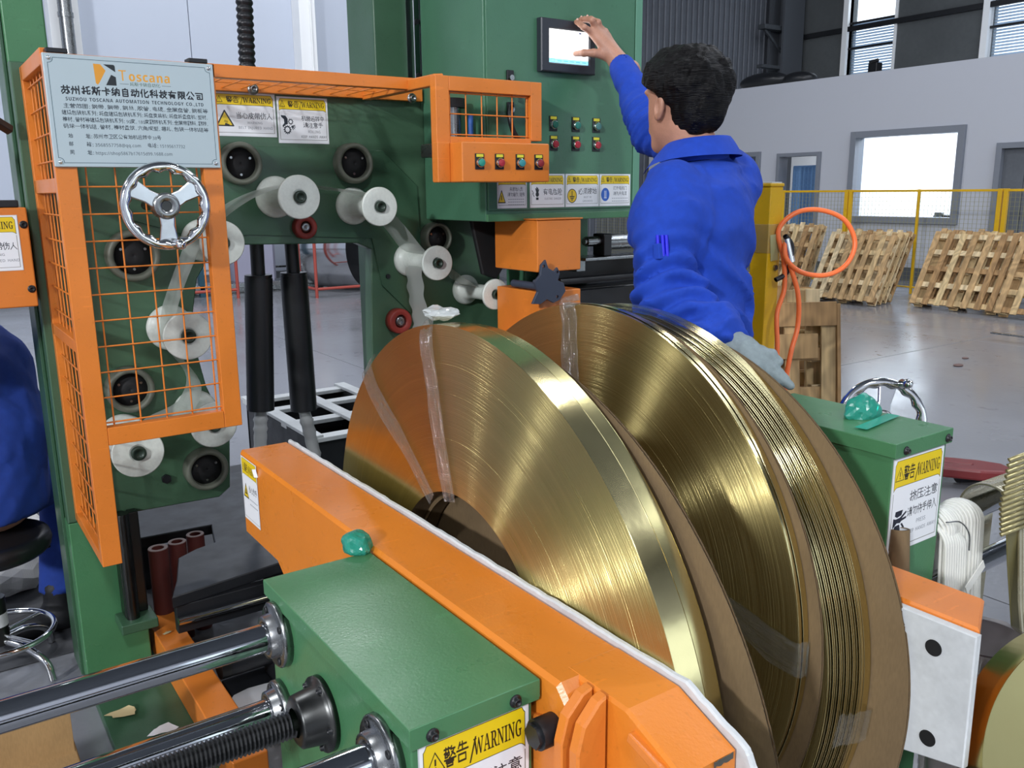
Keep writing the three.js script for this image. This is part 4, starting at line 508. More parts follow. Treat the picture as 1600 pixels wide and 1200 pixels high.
  part('housing_body', [box(1.592, 1.757, 0.86, 1.115, -2.385, -2.15, 0.004)], M.orange, ol); part('base_lug', [box(1.42, 1.59, 0.88, 0.97, -2.36, -2.2, 0.006), cyl([1.48, 0.93, -2.2], [1.48, 0.93, -2.19], 0.022, 20)], M.orange, ol); part('lug_bolt', bolt([1.48, 0.93, -2.19], [0, 0, 1], 0.01), M.blackPaint, ol);
  const br = shapeOf([[1.545, 1.085], [1.565, 1.12], [1.552, 1.15], [1.575, 1.17], [1.578, 1.2], [1.595, 1.215], [1.605, 1.19], [1.628, 1.178], [1.64, 1.19], [1.65, 1.172], [1.642, 1.15], [1.665, 1.14], [1.672, 1.115], [1.65, 1.09], [1.625, 1.082], [1.6, 1.095], [1.575, 1.082]]); br.holes.push(ring(1.588, 1.196, 0.006), ring(1.64, 1.176, 0.005), ring(1.557, 1.152, 0.005), ring(1.64, 1.1, 0.006));
  single('cutter_bracket', [slabXY(br, -2.13, -2.12, 0.001), cyl([1.6, 1.13, -2.3], [1.6, 1.13, -2.13], 0.012, 12)], mat('#3a4150', 0.5), 'dark notched bracket plate between the orange housings', 'bracket', [1.6, 1.08, -2.13]);
  const pv = thing('pneumatic_unit', 'silver and black pneumatic valve right of the orange housing', 'valve', [1.95, 1.2, -2.3]);
  part('valve_body', [box(1.955, 1.99, 1.2, 1.275, -2.33, -2.27, 0.004)], M.blackPlastic, pv); part('silencer', [cyl([1.9, 1.25, -2.3], [1.955, 1.25, -2.3], 0.017, 20), cyl([1.89, 1.25, -2.3], [1.9, 1.25, -2.3], 0.011, 16)], M.steel, pv); part('cylinder_barrel', [cyl([1.99, 1.245, -2.3], [2.14, 1.245, -2.3], 0.026, 24)], M.steel, pv); part('mount_bracket', [box(1.85, 2.2, 1.19, 1.2, -2.36, -2.24, 0.002), box(1.86, 1.9, 1.15, 1.19, -2.36, -2.3, 0.003)], M.steel, pv);
  single('machine_bed', [box(1.77, 2.6, 0.9, 1.09, -2.46, -2.32, 0.01), box(1.8, 2.6, 1.1, 1.18, -2.45, -2.39, 0.004), cyl([1.77, 1.125, -2.28], [2.6, 1.125, -2.28], 0.012, 16), box(1.8, 2.5, 0.0, 0.9, -2.46, -2.36, 0.01)], M.blackPaint, 'dark machine bed with a thin steel rod behind the worker', 'machine bed', [2.1, 0.2, -2.4]);
}
// ------------------------------------------------------------------ low things round the foot of the machine
{
  const t = thing('foot_tray', 'black steel foot tray with a notch, low beside the red tubes', 'tray', [0.75, 0, -2.7]);
  part('tray_plate', [slabXY([[0.49, 2.39], [0.82, 2.44], [1.02, 2.5], [1.05, 3.4], [0.5, 3.4], [0.5, 2.9], [0.74, 2.88], [0.705, 2.72], [0.64, 2.7], [0.575, 2.66], [0.53, 2.5]].map(([x, z]) => [x, z]), 0.285, 0.32, 0.003).rotateX(-Math.PI / 2).scale(1, 1, 1)], M.tray, t);
  part('front_apron', [box(0.5, 0.82, 0.2, 0.285, -2.43, -2.4, 0.003)], M.blackPaint, t); part('support', [box(0.55, 0.62, 0, 0.285, -3.3, -3.2, 0.004), box(0.9, 0.97, 0, 0.285, -3.3, -3.2, 0.004), box(0.8, 0.87, 0, 0.285, -2.56, -2.48, 0.004)], M.blackPaint, t); part('front_rod', [cyl([0.5, 0.245, -2.385], [0.78, 0.245, -2.385], 0.011, 16)], M.chrome, t);
  const roll = (label, x, z, y0, y1, r) => { const q = thing('red_tube', label, 'tube', [x, y0, z], 'dark red upright tubes'); part('tube_wall', [lathe([x, y0, z], [x, 9, z], [[r, 0], [r, y1 - y0], [r * 0.62, y1 - y0], [r * 0.62, 0.02]], 28)], M.redDark, q); part('end_ring', [lathe([x, y1, z], [x, 9, z], [[r * 0.62, 0], [r * 0.66, 0.002], [r * 0.96, 0.002], [r, 0]].reverse(), 28)], mat('#6d5a55', 0.6), q); };
  roll('dark red upright tube nearest the green column, tallest in view', 0.535, -2.74, 0, 0.335, 0.03); roll('dark red upright tube in the middle of the row of three', 0.6, -2.77, 0, 0.33, 0.028); roll('dark red upright tube at the right end of the row of three', 0.665, -2.8, 0, 0.33, 0.028);
  single('floor_mat_shade', [box(-0.9, 1.35, 0, 0.004, -4.5, -2.87, 0.002)], mat('#3b3d42', 0.6, 0, { map: rep(T.scuff, 1.5) }), 'dark grey floor mat round the machine, partly painted floor shade', 'mat');  // the dark tone is part mat, part shade painted onto the floor
  const gm = thing('gear_motor', 'dark geared motor under the chrome rod near the floor', 'motor', [0.7, 0, -2.25]);
  part('motor_body', [cyl([0.6, 0.13, -2.3], [0.72, 0.13, -2.3], 0.045, 28), box(0.72, 0.8, 0.03, 0.2, -2.36, -2.22, 0.008)], M.blackPaint, gm); part('end_cap', [cyl([0.575, 0.13, -2.3], [0.6, 0.13, -2.3], 0.046, 28)], M.darkSteel, gm); part('foot', [box(0.6, 0.8, 0, 0.03, -2.38, -2.2, 0.004)], M.blackPaint, gm);
  const cb = thing('cardboard_box', 'brown cardboard box below the chrome rod at lower left', 'box', [0, 0, -2.0]);
  part('carton', [box(-0.3, 0.175, 0.0, 0.2, -2.12, -1.62, 0.004)], M.cardBox, cb); part('flap', [bar([-0.3, 0.206, -1.99], [0.17, 0.206, -1.99], 0.24, 0.004)], M.cardBox, cb); part('flap', [bar([-0.3, 0.204, -1.74], [0.172, 0.204, -1.74], 0.22, 0.004)], M.cardBox, cb);
  // torn paper scraps lying on the base plate
  const scrap = (label, x, y, z, s, m2, sd) => { seed = sd; const pts = []; const n = 11; for (let i = 0; i < n; i++) { const a = i / n * 6.283, r = s * rr(0.45, 1.1); pts.push([Math.cos(a) * r * 1.3, Math.sin(a) * r * 0.8]); } const g = new THREE.ShapeGeometry(shapeOf(pts), 3).rotateX(-Math.PI / 2); const p = g.attributes.position; for (let i = 0; i < p.count; i++) p.setY(i, s * 0.35 * noise3(p.getX(i) / s * 1.5 + sd, 0, p.getZ(i) / s * 1.5)); g.computeVertexNormals(); g.translate(x, y, z); single('paper_scrap', [g], m2, label, 'paper', [x, y, z]); };
  scrap('large torn white paper sheet under the chrome rods beside the orange rail', 0.66, 0.03, -2.22, 0.1, M.paper, 21); scrap('small twisted white paper scrap on the green base plate', 0.4, 0.032, -2.22, 0.035, M.paper, 22); scrap('tan torn paper lying furthest left on the green base plate', 0.33, 0.032, -2.36, 0.04, M.paperTan, 23); scrap('pale torn paper at the near edge of the green base plate', 0.33, 0.032, -2.14, 0.03, M.paperTan, 24); scrap('tiny tan paper flake on the orange floor rail', 0.505, 0.121, -2.58, 0.016, M.paperTan, 25);
  // crate in the gap
  const k = thing('crate', 'black crate with white slats on top behind the brass coil', 'crate', [1.6, 0, -3.9]);
  part('crate_body', [box(1.36, 1.9, 0, 0.36, -3.52, -3.49, 0.004), box(1.36, 1.39, 0, 0.36, -4.4, -3.5, 0.004), box(1.36, 1.9, 0, 0.36, -4.4, -4.37, 0.004), box(1.87, 1.9, 0, 0.36, -4.4, -3.5, 0.004), box(1.36, 1.9, 0.0, 0.04, -4.4, -3.5, 0.004)], M.tray, k);
  for (const z of [-3.5, -3.8, -4.1, -4.36]) part('slat', [box(1.34, 1.92, 0.36, 0.38, z - 0.035, z + 0.035, 0.003)], M.whitePlastic, k); for (const x of [1.37, 1.64, 1.89]) part('slat', [box(x - 0.03, x + 0.03, 0.375, 0.392, -4.42, -3.47, 0.003)], M.whitePlastic, k);
}
// ------------------------------------------------------------------ left carriage: clamp arm, green box on chrome rods
{
  const a = thing('clamp_arm', 'long orange clamp arm with a white pad along the brass coil', 'arm', [0.64, 0, -1.2]);
  // the beam runs along z; its front end slopes down
  part('beam', [slabZY([[-1.93, 0.645], [-1.93, 0.846], [-0.74, 0.846], [-0.695, 0.8], [-0.69, 0.3], [-1.2, 0.3], [-1.72, 0.645]], 0.573, 0.69, 0.006), slabZY([[-0.9, 0.3], [-0.9, 0.8], [-0.76, 0.8465], [-0.652, 0.8465], [-0.563, 0.812], [-0.555, 0.3]], 0.603, 0.6895, 0.004)], M.orangeTop, a);
  part('side_plate', [slabZY([[-1.2, 0.3], [-1.2, 0.64], [-0.74, 0.8], [-0.7, 0.78], [-0.7, 0.3]], 0.566, 0.574, 0.002)], M.orange, a);
  part('weld_bead', [bar([0.6, 0.822, -0.64], [0.6, 0.806, -0.585], 0.012)], M.orange, a);
  part('rib', [slabXY([[0.553, 0.3], [0.6, 0.3], [0.6, 0.848], [0.585, 0.844], [0.562, 0.822], [0.553, 0.79]], -0.722, -0.706, 0.002)], M.orange, a); part('rib', [slabXY([[0.556, 0.3], [0.6, 0.3], [0.6, 0.85], [0.588, 0.846], [0.565, 0.822], [0.556, 0.79]], -0.698, -0.68, 0.003)], M.orange, a);
  const wear = []; seed = 5; for (const [x, z, w] of [[0.622, -0.5605, 0.022], [0.664, -0.5608, 0.03]]) { const pts = []; for (let i = 0; i < 9; i++) pts.push([x + (i / 8 - 0.5) * w, 0.813 + rr(-0.001, 0.001)]); for (let i = 8; i >= 0; i--) pts.push([x + (i / 8 - 0.5) * w, 0.8065 + rr(-0.0022, 0.0015)]); wear.push(slabXY(pts, z, z + 0.0008, 0)); }
  part('bare_metal_chip', wear, mat('#5d5a52', 0.6, 0.5), a);
  // white plastic pad: a thick sheet with an uneven cut edge
  const top = []; seed = 9; const edge = [[-1.935, 0.85], [-0.645, 0.853], [-0.552, 0.817], [-0.537, 0.79], [-0.537, 0.3]]; for (let i = 0; i < edge.length - 1; i++) { const n = i === 0 ? 60 : 8; for (let k = 0; k < n; k++) { const t = k / n; top.push([edge[i][0] + (edge[i + 1][0] - edge[i][0]) * t, edge[i][1] + (edge[i + 1][1] - edge[i][1]) * t + rr(-0.0012, 0.0012)]); } }
  part('white_pad', [slabZY([...top, [-0.537, 0.3], [-1.2, 0.3], [-1.72, 0.645], [-1.935, 0.645]], 0.69, 0.7, 0.0025)], M.whitePlastic, a);
  part('side_bolt', [cyl([0.545, 0.785, -0.745], [0.575, 0.785, -0.745], 0.019, 24), cyl([0.539, 0.785, -0.745], [0.546, 0.785, -0.745], 0.016, 6)], M.blackPaint, a);
  // its sticker stands on the outer side near the far end
  const hs = thing('warning_sticker', 'hand warning sticker with a curled corner at the far end of the orange arm', 'sticker', [0.572, 0.675, -1.87]);
  { const g = new THREE.PlaneGeometry(0.105, 0.15).rotateY(-Math.PI / 2).translate(0.5718, 0.763, -1.868); part('printed_face', [keepUV(g)], printMat(P.hand), hs); part('curled_corner', [new THREE.PlaneGeometry(0.01, 0.02, 4, 6).rotateY(-0.9).rotateZ(0.2).translate(0.568, 0.822, -1.814)], M.paper, hs); }

  const c = thing('carriage_box', 'green sheet-metal carriage box in the left foreground', 'carriage', [0.48, 0.2, -1.0]);
  part('box_body', [box(0.394, 0.562, 0.2, 0.826, -1.235, -0.776, 0.003)], M.green, c);
  part('lid', [box(0.389, 0.569, 0.836, 0.8395, -1.243, -0.769, 0.0015), box(0.389, 0.391, 0.815, 0.838, -1.243, -0.769, 0.0008), box(0.567, 0.569, 0.815, 0.838, -1.243, -0.769, 0.0008), box(0.39, 0.568, 0.812, 0.838, -0.771, -0.769, 0.0008), box(0.39, 0.568, 0.815, 0.838, -1.243, -1.241, 0.0008)], M.green, c);
  for (const x of [0.418, 0.532]) part('lid_screw', bolt([x, 0.823, -0.769], [0, 0, 1], 0.0052), M.blackPaint, c);
  sticker('large press warning sticker on the front of the left green box', P.press, 0.402, 0.556, 0.635, 0.812, -0.776);
  // flanges on the left face of the box and the parts that slide through them
  const flange = (y, z, r, rin) => { const f = part('flange', [lathe([0.394, y, z], [0, y, z], [[rin, 0], [r, 0], [r, 0.011], [r - 0.003, 0.014], [rin + 0.012, 0.014], [rin + 0.01, 0.026], [rin + 0.002, 0.026], [rin, 0.022]], 48)], M.steel, c); for (let k = 0; k < 4; k++) { const q = k * Math.PI / 2 + 0.6; part('socket_screw', [lathe([0.381, y + Math.sin(q) * r * 0.8, z + Math.cos(q) * r * 0.8], [0, y + Math.sin(q) * r * 0.8, z + Math.cos(q) * r * 0.8], [[0, 0], [0.0055, 0], [0.0055, 0.003], [0.003, 0.003], [0.003, 0.001], [0, 0.001]], 14)], M.blackPaint, f); } };
  flange(0.772, -1.188, 0.05, 0.0222); flange(0.64, -1.2, 0.045, 0.0222); flange(0.77, -0.838, 0.05, 0.0222); flange(0.64, -0.838, 0.045, 0.0222);
  part('lead_nut', [lathe([0.394, 0.722, -1.03], [0, 0.722, -1.03], [[0.02, 0], [0.052, 0], [0.052, 0.01], [0.04, 0.012], [0.036, 0.04], [0.03, 0.044], [0.02, 0.044]], 40)], M.darkSteel, c);
  for (let k = 0; k < 5; k++) { const q = k * 1.2566; part('nut_bolt', bolt([0.384, 0.722 + Math.sin(q) * 0.045, -1.03 + Math.cos(q) * 0.045], [-1, 0, 0], 0.004), M.blackPaint, c); }
  const rod = (label, y, z, x0, x1, r = 0.0215) => single('guide_rod', [lathe([x0, y, z], [x1, y, z], [[0, 0], [r - 0.002, 0], [r, 0.002], [r, Math.abs(x1 - x0) - 0.002], [r - 0.002, Math.abs(x1 - x0)], [0, Math.abs(x1 - x0)]], 48)], M.chrome, label, 'rod', [x0, y, z]);
  rod('thick chrome guide rod, uppermost of those at lower left', 0.772, -1.188, -0.9, 0.42); rod('chrome guide rod below the uppermost one at lower left', 0.64, -1.2, -0.9, 0.42); rod('chrome guide rod nearest the camera at the bottom edge', 0.77, -0.838, -0.9, 0.42); rod('chrome guide rod low under the front of the left green box', 0.64, -0.838, -0.9, 0.42);
  // lead screw with a real thread
  { const r = 0.0165, pitch = 0.0056, n = 190, seg = 20, pos = [], P1 = (i, j) => { const x = -0.72 + i * pitch / 2, rad = r + (i % 2 ? 0.0022 : -0.0014), q = j / seg * 6.28318; return [x + (j / seg) * pitch, 0.722 + Math.sin(q) * rad, -1.03 + Math.cos(q) * rad]; };
    for (let i = 0; i < n * 2; i++) for (let j = 0; j < seg; j++) for (const [u, v] of [[0, 0], [0, 1], [1, 1], [0, 0], [1, 1], [1, 0]]) pos.push(...P1(i + u, j + v));
    let g = new THREE.BufferGeometry(); g.setAttribute('position', new THREE.Float32BufferAttribute(pos, 3)); g.computeVertexNormals(); single('lead_screw', [g], mat('#5c5d5e', 0.36, 1), 'dark threaded lead screw between the chrome rods', 'screw', [-0.2, 0.722, -1.03]); }
  // crumpled green tape
  const lump = (name, label, cat, at, sx, sy, sz, m2, sd) => { let g = new THREE.IcosahedronGeometry(1, 5); const p = g.attributes.position; for (let i = 0; i < p.count; i++) { const v = V3().fromBufferAttribute(p, i); const k = 0.7 + 0.45 * noise3(v.x * 1.8 + sd, v.y * 1.8, v.z * 1.8) + 0.12 * Math.abs(noise3(v.x * 4 + sd, v.y * 4, v.z * 4) - 0.5); p.setXYZ(i, v.x * k * sx, Math.max(v.y * k * sy, -0.25 * sy), v.z * k * sz); } g.computeVertexNormals(); g.translate(...at); return single(name, [g], m2, label, cat, at); };
  lump('film_scrap', 'crumpled green film stuck at the far corner of the left green box', 'film', [0.556, 0.846, -1.262], 0.026, 0.026, 0.03, M.filmGreen, 3);
  lump('film_scrap', 'crumpled turquoise film lying on top of the right green box', 'film', [1.475, 0.998, -0.95], 0.045, 0.036, 0.03, M.filmGreen, 8);
  single('film_tail', [new THREE.PlaneGeometry(0.14, 0.024, 10, 2).rotateX(-Math.PI / 2).rotateY(0.15).translate(1.45, 0.9945, -0.9)], mat('#1fae92', 0.25, 0, { transmission: 0.3, thickness: 0 }), 'flat turquoise film tail under the crumpled film', 'film');
}
// ------------------------------------------------------------------ the brass coils, standing on a cradle with cardboard between them
{
  const brass = mat('#d4c384', 0.3, 1, { anisotropy: 0.96, map: T.turnTone });
  const brassRim = mat('#dccf9a', 0.2, 1, { bumpMap: rep(T.fine, 2), bumpScale: 0.0002, roughnessMap: rep(T.rough, 3) });
  const brassPale = mat('#d6cb94', 0.24, 1, { roughnessMap: rep(T.rough, 3) });
  const wave = mat('#7c6040', 0.85);
  const C = (y, z, ta, tb) => ({ y, z, q: new THREE.Quaternion().setFromUnitVectors(V3(1, 0, 0), V3(1, ta, tb).normalize()) });
  const A = C(0.644, -1.193, 0.013, 0.036), B = C(0.704, -1.245, -0.03, -0.011), B2 = C(0.686, -1.233, -0.03, -0.011), D = C(0.652, -1.246, -0.015, -0.012);
  const begin = (name, label, cat, c, x) => { const t = thing(name, label, cat, [x, c.y, c.z]); t.quaternion.copy(c.q); return t; };
  // flat annulus facing -x with u across the turns
  function annulus(x, c, R, r, dy = 0, dish = 0) {
    const n = 220, K = 14, pos = [], uv = [], nor = [];
    const at = (i, k) => { const a = i / n * Math.PI * 2, t = k / K; const ox = Math.sin(a) * r + dy, oz = Math.cos(a) * r; const Y = ox + (Math.sin(a) * R - ox) * t, Z = oz + (Math.cos(a) * R - oz) * t; const rad = Math.hypot(Y, Z); pos.push(x + dish * (1 - t), c.y + Y, c.z + Z); uv.push(rad / 0.82, a / 6.28); };
    for (let i = 0; i < n; i++) for (let k = 0; k < K; k++) for (const [u, v] of [[0, 0], [1, 1], [1, 0], [0, 0], [0, 1], [1, 1]]) at(i + u, k + v);
    const g = new THREE.BufferGeometry(); g.setAttribute('position', new THREE.Float32BufferAttribute(pos, 3)); g.setAttribute('uv', new THREE.Float32BufferAttribute(uv, 2)); g.computeVertexNormals();
    const nn = g.attributes.normal; if (nn.getX(0) > 0) { /* turn the face to -x */ const p = g.attributes.position.array, w = g.attributes.uv.array; for (let i = 0; i < p.length; i += 9) for (let k = 0; k < 3; k++) [p[i + 3 + k], p[i + 6 + k]] = [p[i + 6 + k], p[i + 3 + k]]; for (let i = 0; i < w.length; i += 6) for (let k = 0; k < 2; k++) [w[i + 2 + k], w[i + 4 + k]] = [w[i + 4 + k], w[i + 2 + k]]; g.computeVertexNormals(); }
    return keepUV(g);
  }
  // the visible face: every turn of strip has its own rounded edge and stands a little proud or deep
  function turns(x, c, R, r, dy) {
    const prof = []; let q = 0; const L = R - r; let h = 0;
    while (q < L) { const w = Math.min(rr(0.0013, 0.0034), L - q); if (rnd() < 0.12) h = rr(-0.0003, 0.0003); const e = h + rr(-0.00006, 0.00006), b = rr(0.1, 0.19) * w; prof.push([q + 0.03 * b, 0.68 * b + e], [q + b * 0.3, 0.286 * b + e], [q + b * 0.65, 0.063 * b + e], [q + b, e], [q + w - b, e], [q + w - b * 0.65, e + 0.063 * b], [q + w - b * 0.3, 0.286 * b + e]); q += w; }
    prof.push([L, 0.001]);
    const n = 160, K = prof.length, pos = new Float32Array((n + 1) * K * 3), uv = new Float32Array((n + 1) * K * 2), idx = [];
    for (let i = 0; i <= n; i++) { const a = i / n * Math.PI * 2, sa = Math.sin(a), ca = Math.cos(a); for (let k = 0; k < K; k++) { const t = prof[k][0] / L, Y = (sa * r + dy) * (1 - t) + sa * R * t, Z = ca * r * (1 - t) + ca * R * t, o = i * K + k; pos.set([x + prof[k][1], c.y + Y, c.z + Z], o * 3); uv.set([(r + prof[k][0]) / 0.82, i / n], o * 2); } }
    for (let i = 0; i < n; i++) for (let k = 0; k < K - 1; k++) { const a = i * K + k, b = a + K; idx.push(a, b + 1, a + 1, a, b, b + 1); }
    const g = new THREE.BufferGeometry(); g.setAttribute('position', new THREE.BufferAttribute(pos, 3)); g.setAttribute('uv', new THREE.BufferAttribute(uv, 2)); g.setIndex(idx); g.computeVertexNormals(); if (g.attributes.normal.getX(2) > 0) { for (let i = 0; i < idx.length; i += 3) [idx[i + 1], idx[i + 2]] = [idx[i + 2], idx[i + 1]]; g.setIndex(idx); g.computeVertexNormals(); }
    return keepUV(g);
  }
  const rimOf = (c, prof, seg = 160) => lathe([prof[0][1], c.y, c.z], [9, c.y, c.z], prof.map(([r, x]) => [r, x - prof[0][1]]), seg);
  // one wound coil from x0 to x1; bands = widths of the strips seen on the rim
  function coil(label, c, x0, x1, R, r, dy, bands, mRim) {
    const t = begin('brass_coil', label, 'coil', c, x0);
    part('wound_face', [turns(x0, c, R, r, dy)], brass, t); part('far_face', [annulus(x1, c, R, r, dy)], brass, t);
    let x = x0; bands.forEach(([w, dr]) => { part('outer_turn', [rimOf(c, [[R + dr - 0.0002, x], [R + dr, x + 0.0003], [R + dr, x + 0.0009], [R + dr, x + w - 0.0009], [R + dr, x + w - 0.0003], [R + dr - 0.0002, x + w]])], mRim, t); x += w; });
    const q = lathe([x0, c.y + dy, c.z], [9, c.y + dy, c.z], [[r, 0], [r, x1 - x0]], 96); part('bore', [q], M.card, t); return t;
  }
  // corrugated cardboard disc: two liners and a fluted edge
  function card(label, c, x0, x1, R, r) {
    const t = begin('cardboard_disc', label, 'cardboard', c, x0), th = x1 - x0;
    const disc = (a, b) => lathe([a, c.y, c.z], [9, c.y, c.z], [[r, 0], [R, 0], [R, b - a], [r, b - a], [r, 0]], 180);
    part('liner', [disc(x0, x0 + th * 0.22)], M.card, t); part('liner', [disc(x1 - th * 0.22, x1)], M.card, t);
    const n = 420, pos = []; const P2 = (i, k) => { const a = i / n * 6.28318, x = x0 + th * (0.5 + 0.3 * Math.cos(i * Math.PI / 1.5)), rad = k ? R - 0.0008 : R - 0.03; return [x, c.y + Math.sin(a) * rad, c.z + Math.cos(a) * rad]; };
    for (let i = 0; i < n; i++) for (const [u, v] of [[0, 0], [1, 0], [1, 1], [0, 0], [1, 1], [0, 1]]) pos.push(...P2(i + u, v));
    const g = new THREE.BufferGeometry(); g.setAttribute('position', new THREE.Float32BufferAttribute(pos, 3)); g.computeVertexNormals(); part('fluting', [g], wave, t); return t;
  }
  coil('brass strip coil nearest the orange arm, its face mirroring the arm', A, 0.72, 0.758, 0.563, 0.26, 0.012, [[0.038, 0]], brassRim);
  card('thin cardboard disc directly behind the nearest brass coil', A, 0.7585, 0.7625, 0.5595, 0.26);
  coil('narrow brass coil between the two first cardboard discs', A, 0.763, 0.788, 0.558, 0.26, 0, [[0.025, 0]], brassPale);
  card('wide cardboard disc with a fluted edge behind the first pair of coils', C(0.578, -1.159, 0.022, 0.022), 0.798, 0.803, 0.602, 0.12);
  coil('middle brass coil behind the gap, with a bright radial glint', B, 1.028, 1.05, 0.506, 0.24, 0, [[0.009, 0], [0.013, 0.0015]], brassRim);
  card('cardboard disc between the middle and the far brass coils', B2, 1.0515, 1.0565, 0.519, 0.12);
  coil('far brass coil with many narrow ribbed turns on its rim', D, 1.066, 1.153, 0.534, 0.24, 0, Array.from({ length: 20 }, (_, i) => [i < 19 ? 0.0037 : 0.0167, -0.006 + 0.0225 * Math.min(1, i / 17) + (i % 3 === 1 ? 0.0006 : 0)]), brassRim);
  card('largest cardboard disc, at the far end of the coil row', C(0.628, -1.176, -0.015, -0.012), 1.157, 1.163, 0.543, 0.12);
  // clear film straps across the coils: polar ribbons lying on the face and over the rim
  const strap = (name, label, c, path, w0, w1, sd, m2) => {
    const cv = new THREE.CatmullRomCurve3(path.map((p) => V3(...p)), false, 'centripetal'), n = 60, W = 18, pos = []; const g0 = [];
    const ax = V3(1, 0, 0);
    for (let i = 0; i <= n; i++) { const p = cv.getPoint(i / n), tg = cv.getTangent(i / n); const side = V3().crossVectors(tg, path.side ?? ax).normalize(); const w = w0 + (w1 - w0) * i / n; const rowq = []; for (let k = 0; k <= W; k++) { const s = k / W - 0.5; const q = p.clone().addScaledVector(side, s * w * (0.9 + 0.25 * noise3(i * 0.15, sd, k * 0.3))); q.x += -0.0035 * Math.abs(noise3(k * 1.3 + sd, i * 0.12, 3) - 0.3) * 1.4; rowq.push(q); } g0.push(rowq); }
    for (let i = 0; i < n; i++) for (let k = 0; k < W; k++) for (const [u, v] of [[0, 0], [1, 0], [1, 1], [0, 0], [1, 1], [0, 1]]) pos.push(...g0[i + u][k + v].toArray());
    let g = new THREE.BufferGeometry(); g.setAttribute('position', new THREE.Float32BufferAttribute(pos, 3)); g = mergeVertices(g, 1e-6); g.computeVertexNormals();
    return single(name, [g], m2 ?? M.film, label, 'film');
  };
  const onA = (x, a, r) => [x, A.y + Math.sin(a) * r, A.z + Math.cos(a) * r];
  const xf = (y, z) => 0.7175 - (y - A.y) * 0.013 - (z - A.z) * 0.036;
  const fa = (y, z) => [xf(y, z) - 0.001, y, z];
  strap('film_strap', 'upright clear film strap over the nearest coil, from bore to rim', A, [fa(0.9, -1.225), fa(1.0, -1.25), fa(1.1, -1.27), fa(1.18, -1.285), [0.728, 1.21, -1.295], [0.743, 1.214, -1.297]], 0.042, 0.05, 4);
  strap('film_strap', 'twisted sparkling clear film strap slanting left over the nearest coil', A, [fa(0.885, -1.29), fa(0.95, -1.38), fa(1.0, -1.46), fa(1.05, -1.53), [0.728, 1.083, -1.558], [0.743, 1.088, -1.563]], 0.03, 0.065, 9);
  const fb = (y, z) => [1.0255 + (y - B.y) * 0.03 + (z - B.z) * 0.011, y, z];
  strap('film_strap', 'clear film strap over the top of the middle coil', B, [fb(0.98, -1.29), fb(1.08, -1.3), fb(1.18, -1.305), [1.036, 1.209, -1.306], [1.05, 1.211, -1.306]], 0.05, 0.05, 14);
  strap('film_strap', 'clear film strap wrapped low round the middle coil, right part', B, [fb(0.77, -0.96), fb(0.75, -0.89), fb(0.73, -0.8), fb(0.722, -0.742), [1.04, 0.722, -0.733], [1.05, 0.722, -0.732]], 0.05, 0.06, 19);
  strap('film_strap', 'clear film strap tied low round the far coil rim', D, Object.assign([[1.06, 0.62, -0.683], [1.08, 0.615, -0.682], [1.1, 0.61, -0.682], [1.12, 0.606, -0.682], [1.145, 0.6, -0.682]], { side: V3(0, 0, 1) }), 0.05, 0.05, 24);
  // crumpled film where the strap is tied off on top
  { let g = new THREE.IcosahedronGeometry(1, 4); const p = g.attributes.position; for (let i = 0; i < p.count; i++) { const v = V3().fromBufferAttribute(p, i), k = 0.6 + 0.7 * noise3(v.x * 2 + 4, v.y * 2, v.z * 2); p.setXYZ(i, v.x * k * 0.03, v.y * k * 0.012, v.z * k * 0.035); } g.computeVertexNormals(); g.translate(0.75, 1.215, -1.3); single('film_knot', [g], mat('#e6eaea', 0.2, 0, { transmission: 0.5, thickness: 0 }), 'crumpled clear film knot on top of the nearest coil rim', 'film', [0.75, 1.21, -1.3]); }
  single('coil_cradle', [box(0.55, 1.4, 0, 0.11, -1.5, -1.42, 0.004), box(0.55, 1.4, 0, 0.11, -0.98, -0.9, 0.004), box(0.6, 0.68, 0, 0.06, -1.42, -0.98, 0.004), box(1.2, 1.28, 0, 0.06, -1.42, -0.98, 0.004)], M.blackPaint, 'black floor cradle under the row of brass coils', 'cradle', [0.98, 0, -1.2]);
}
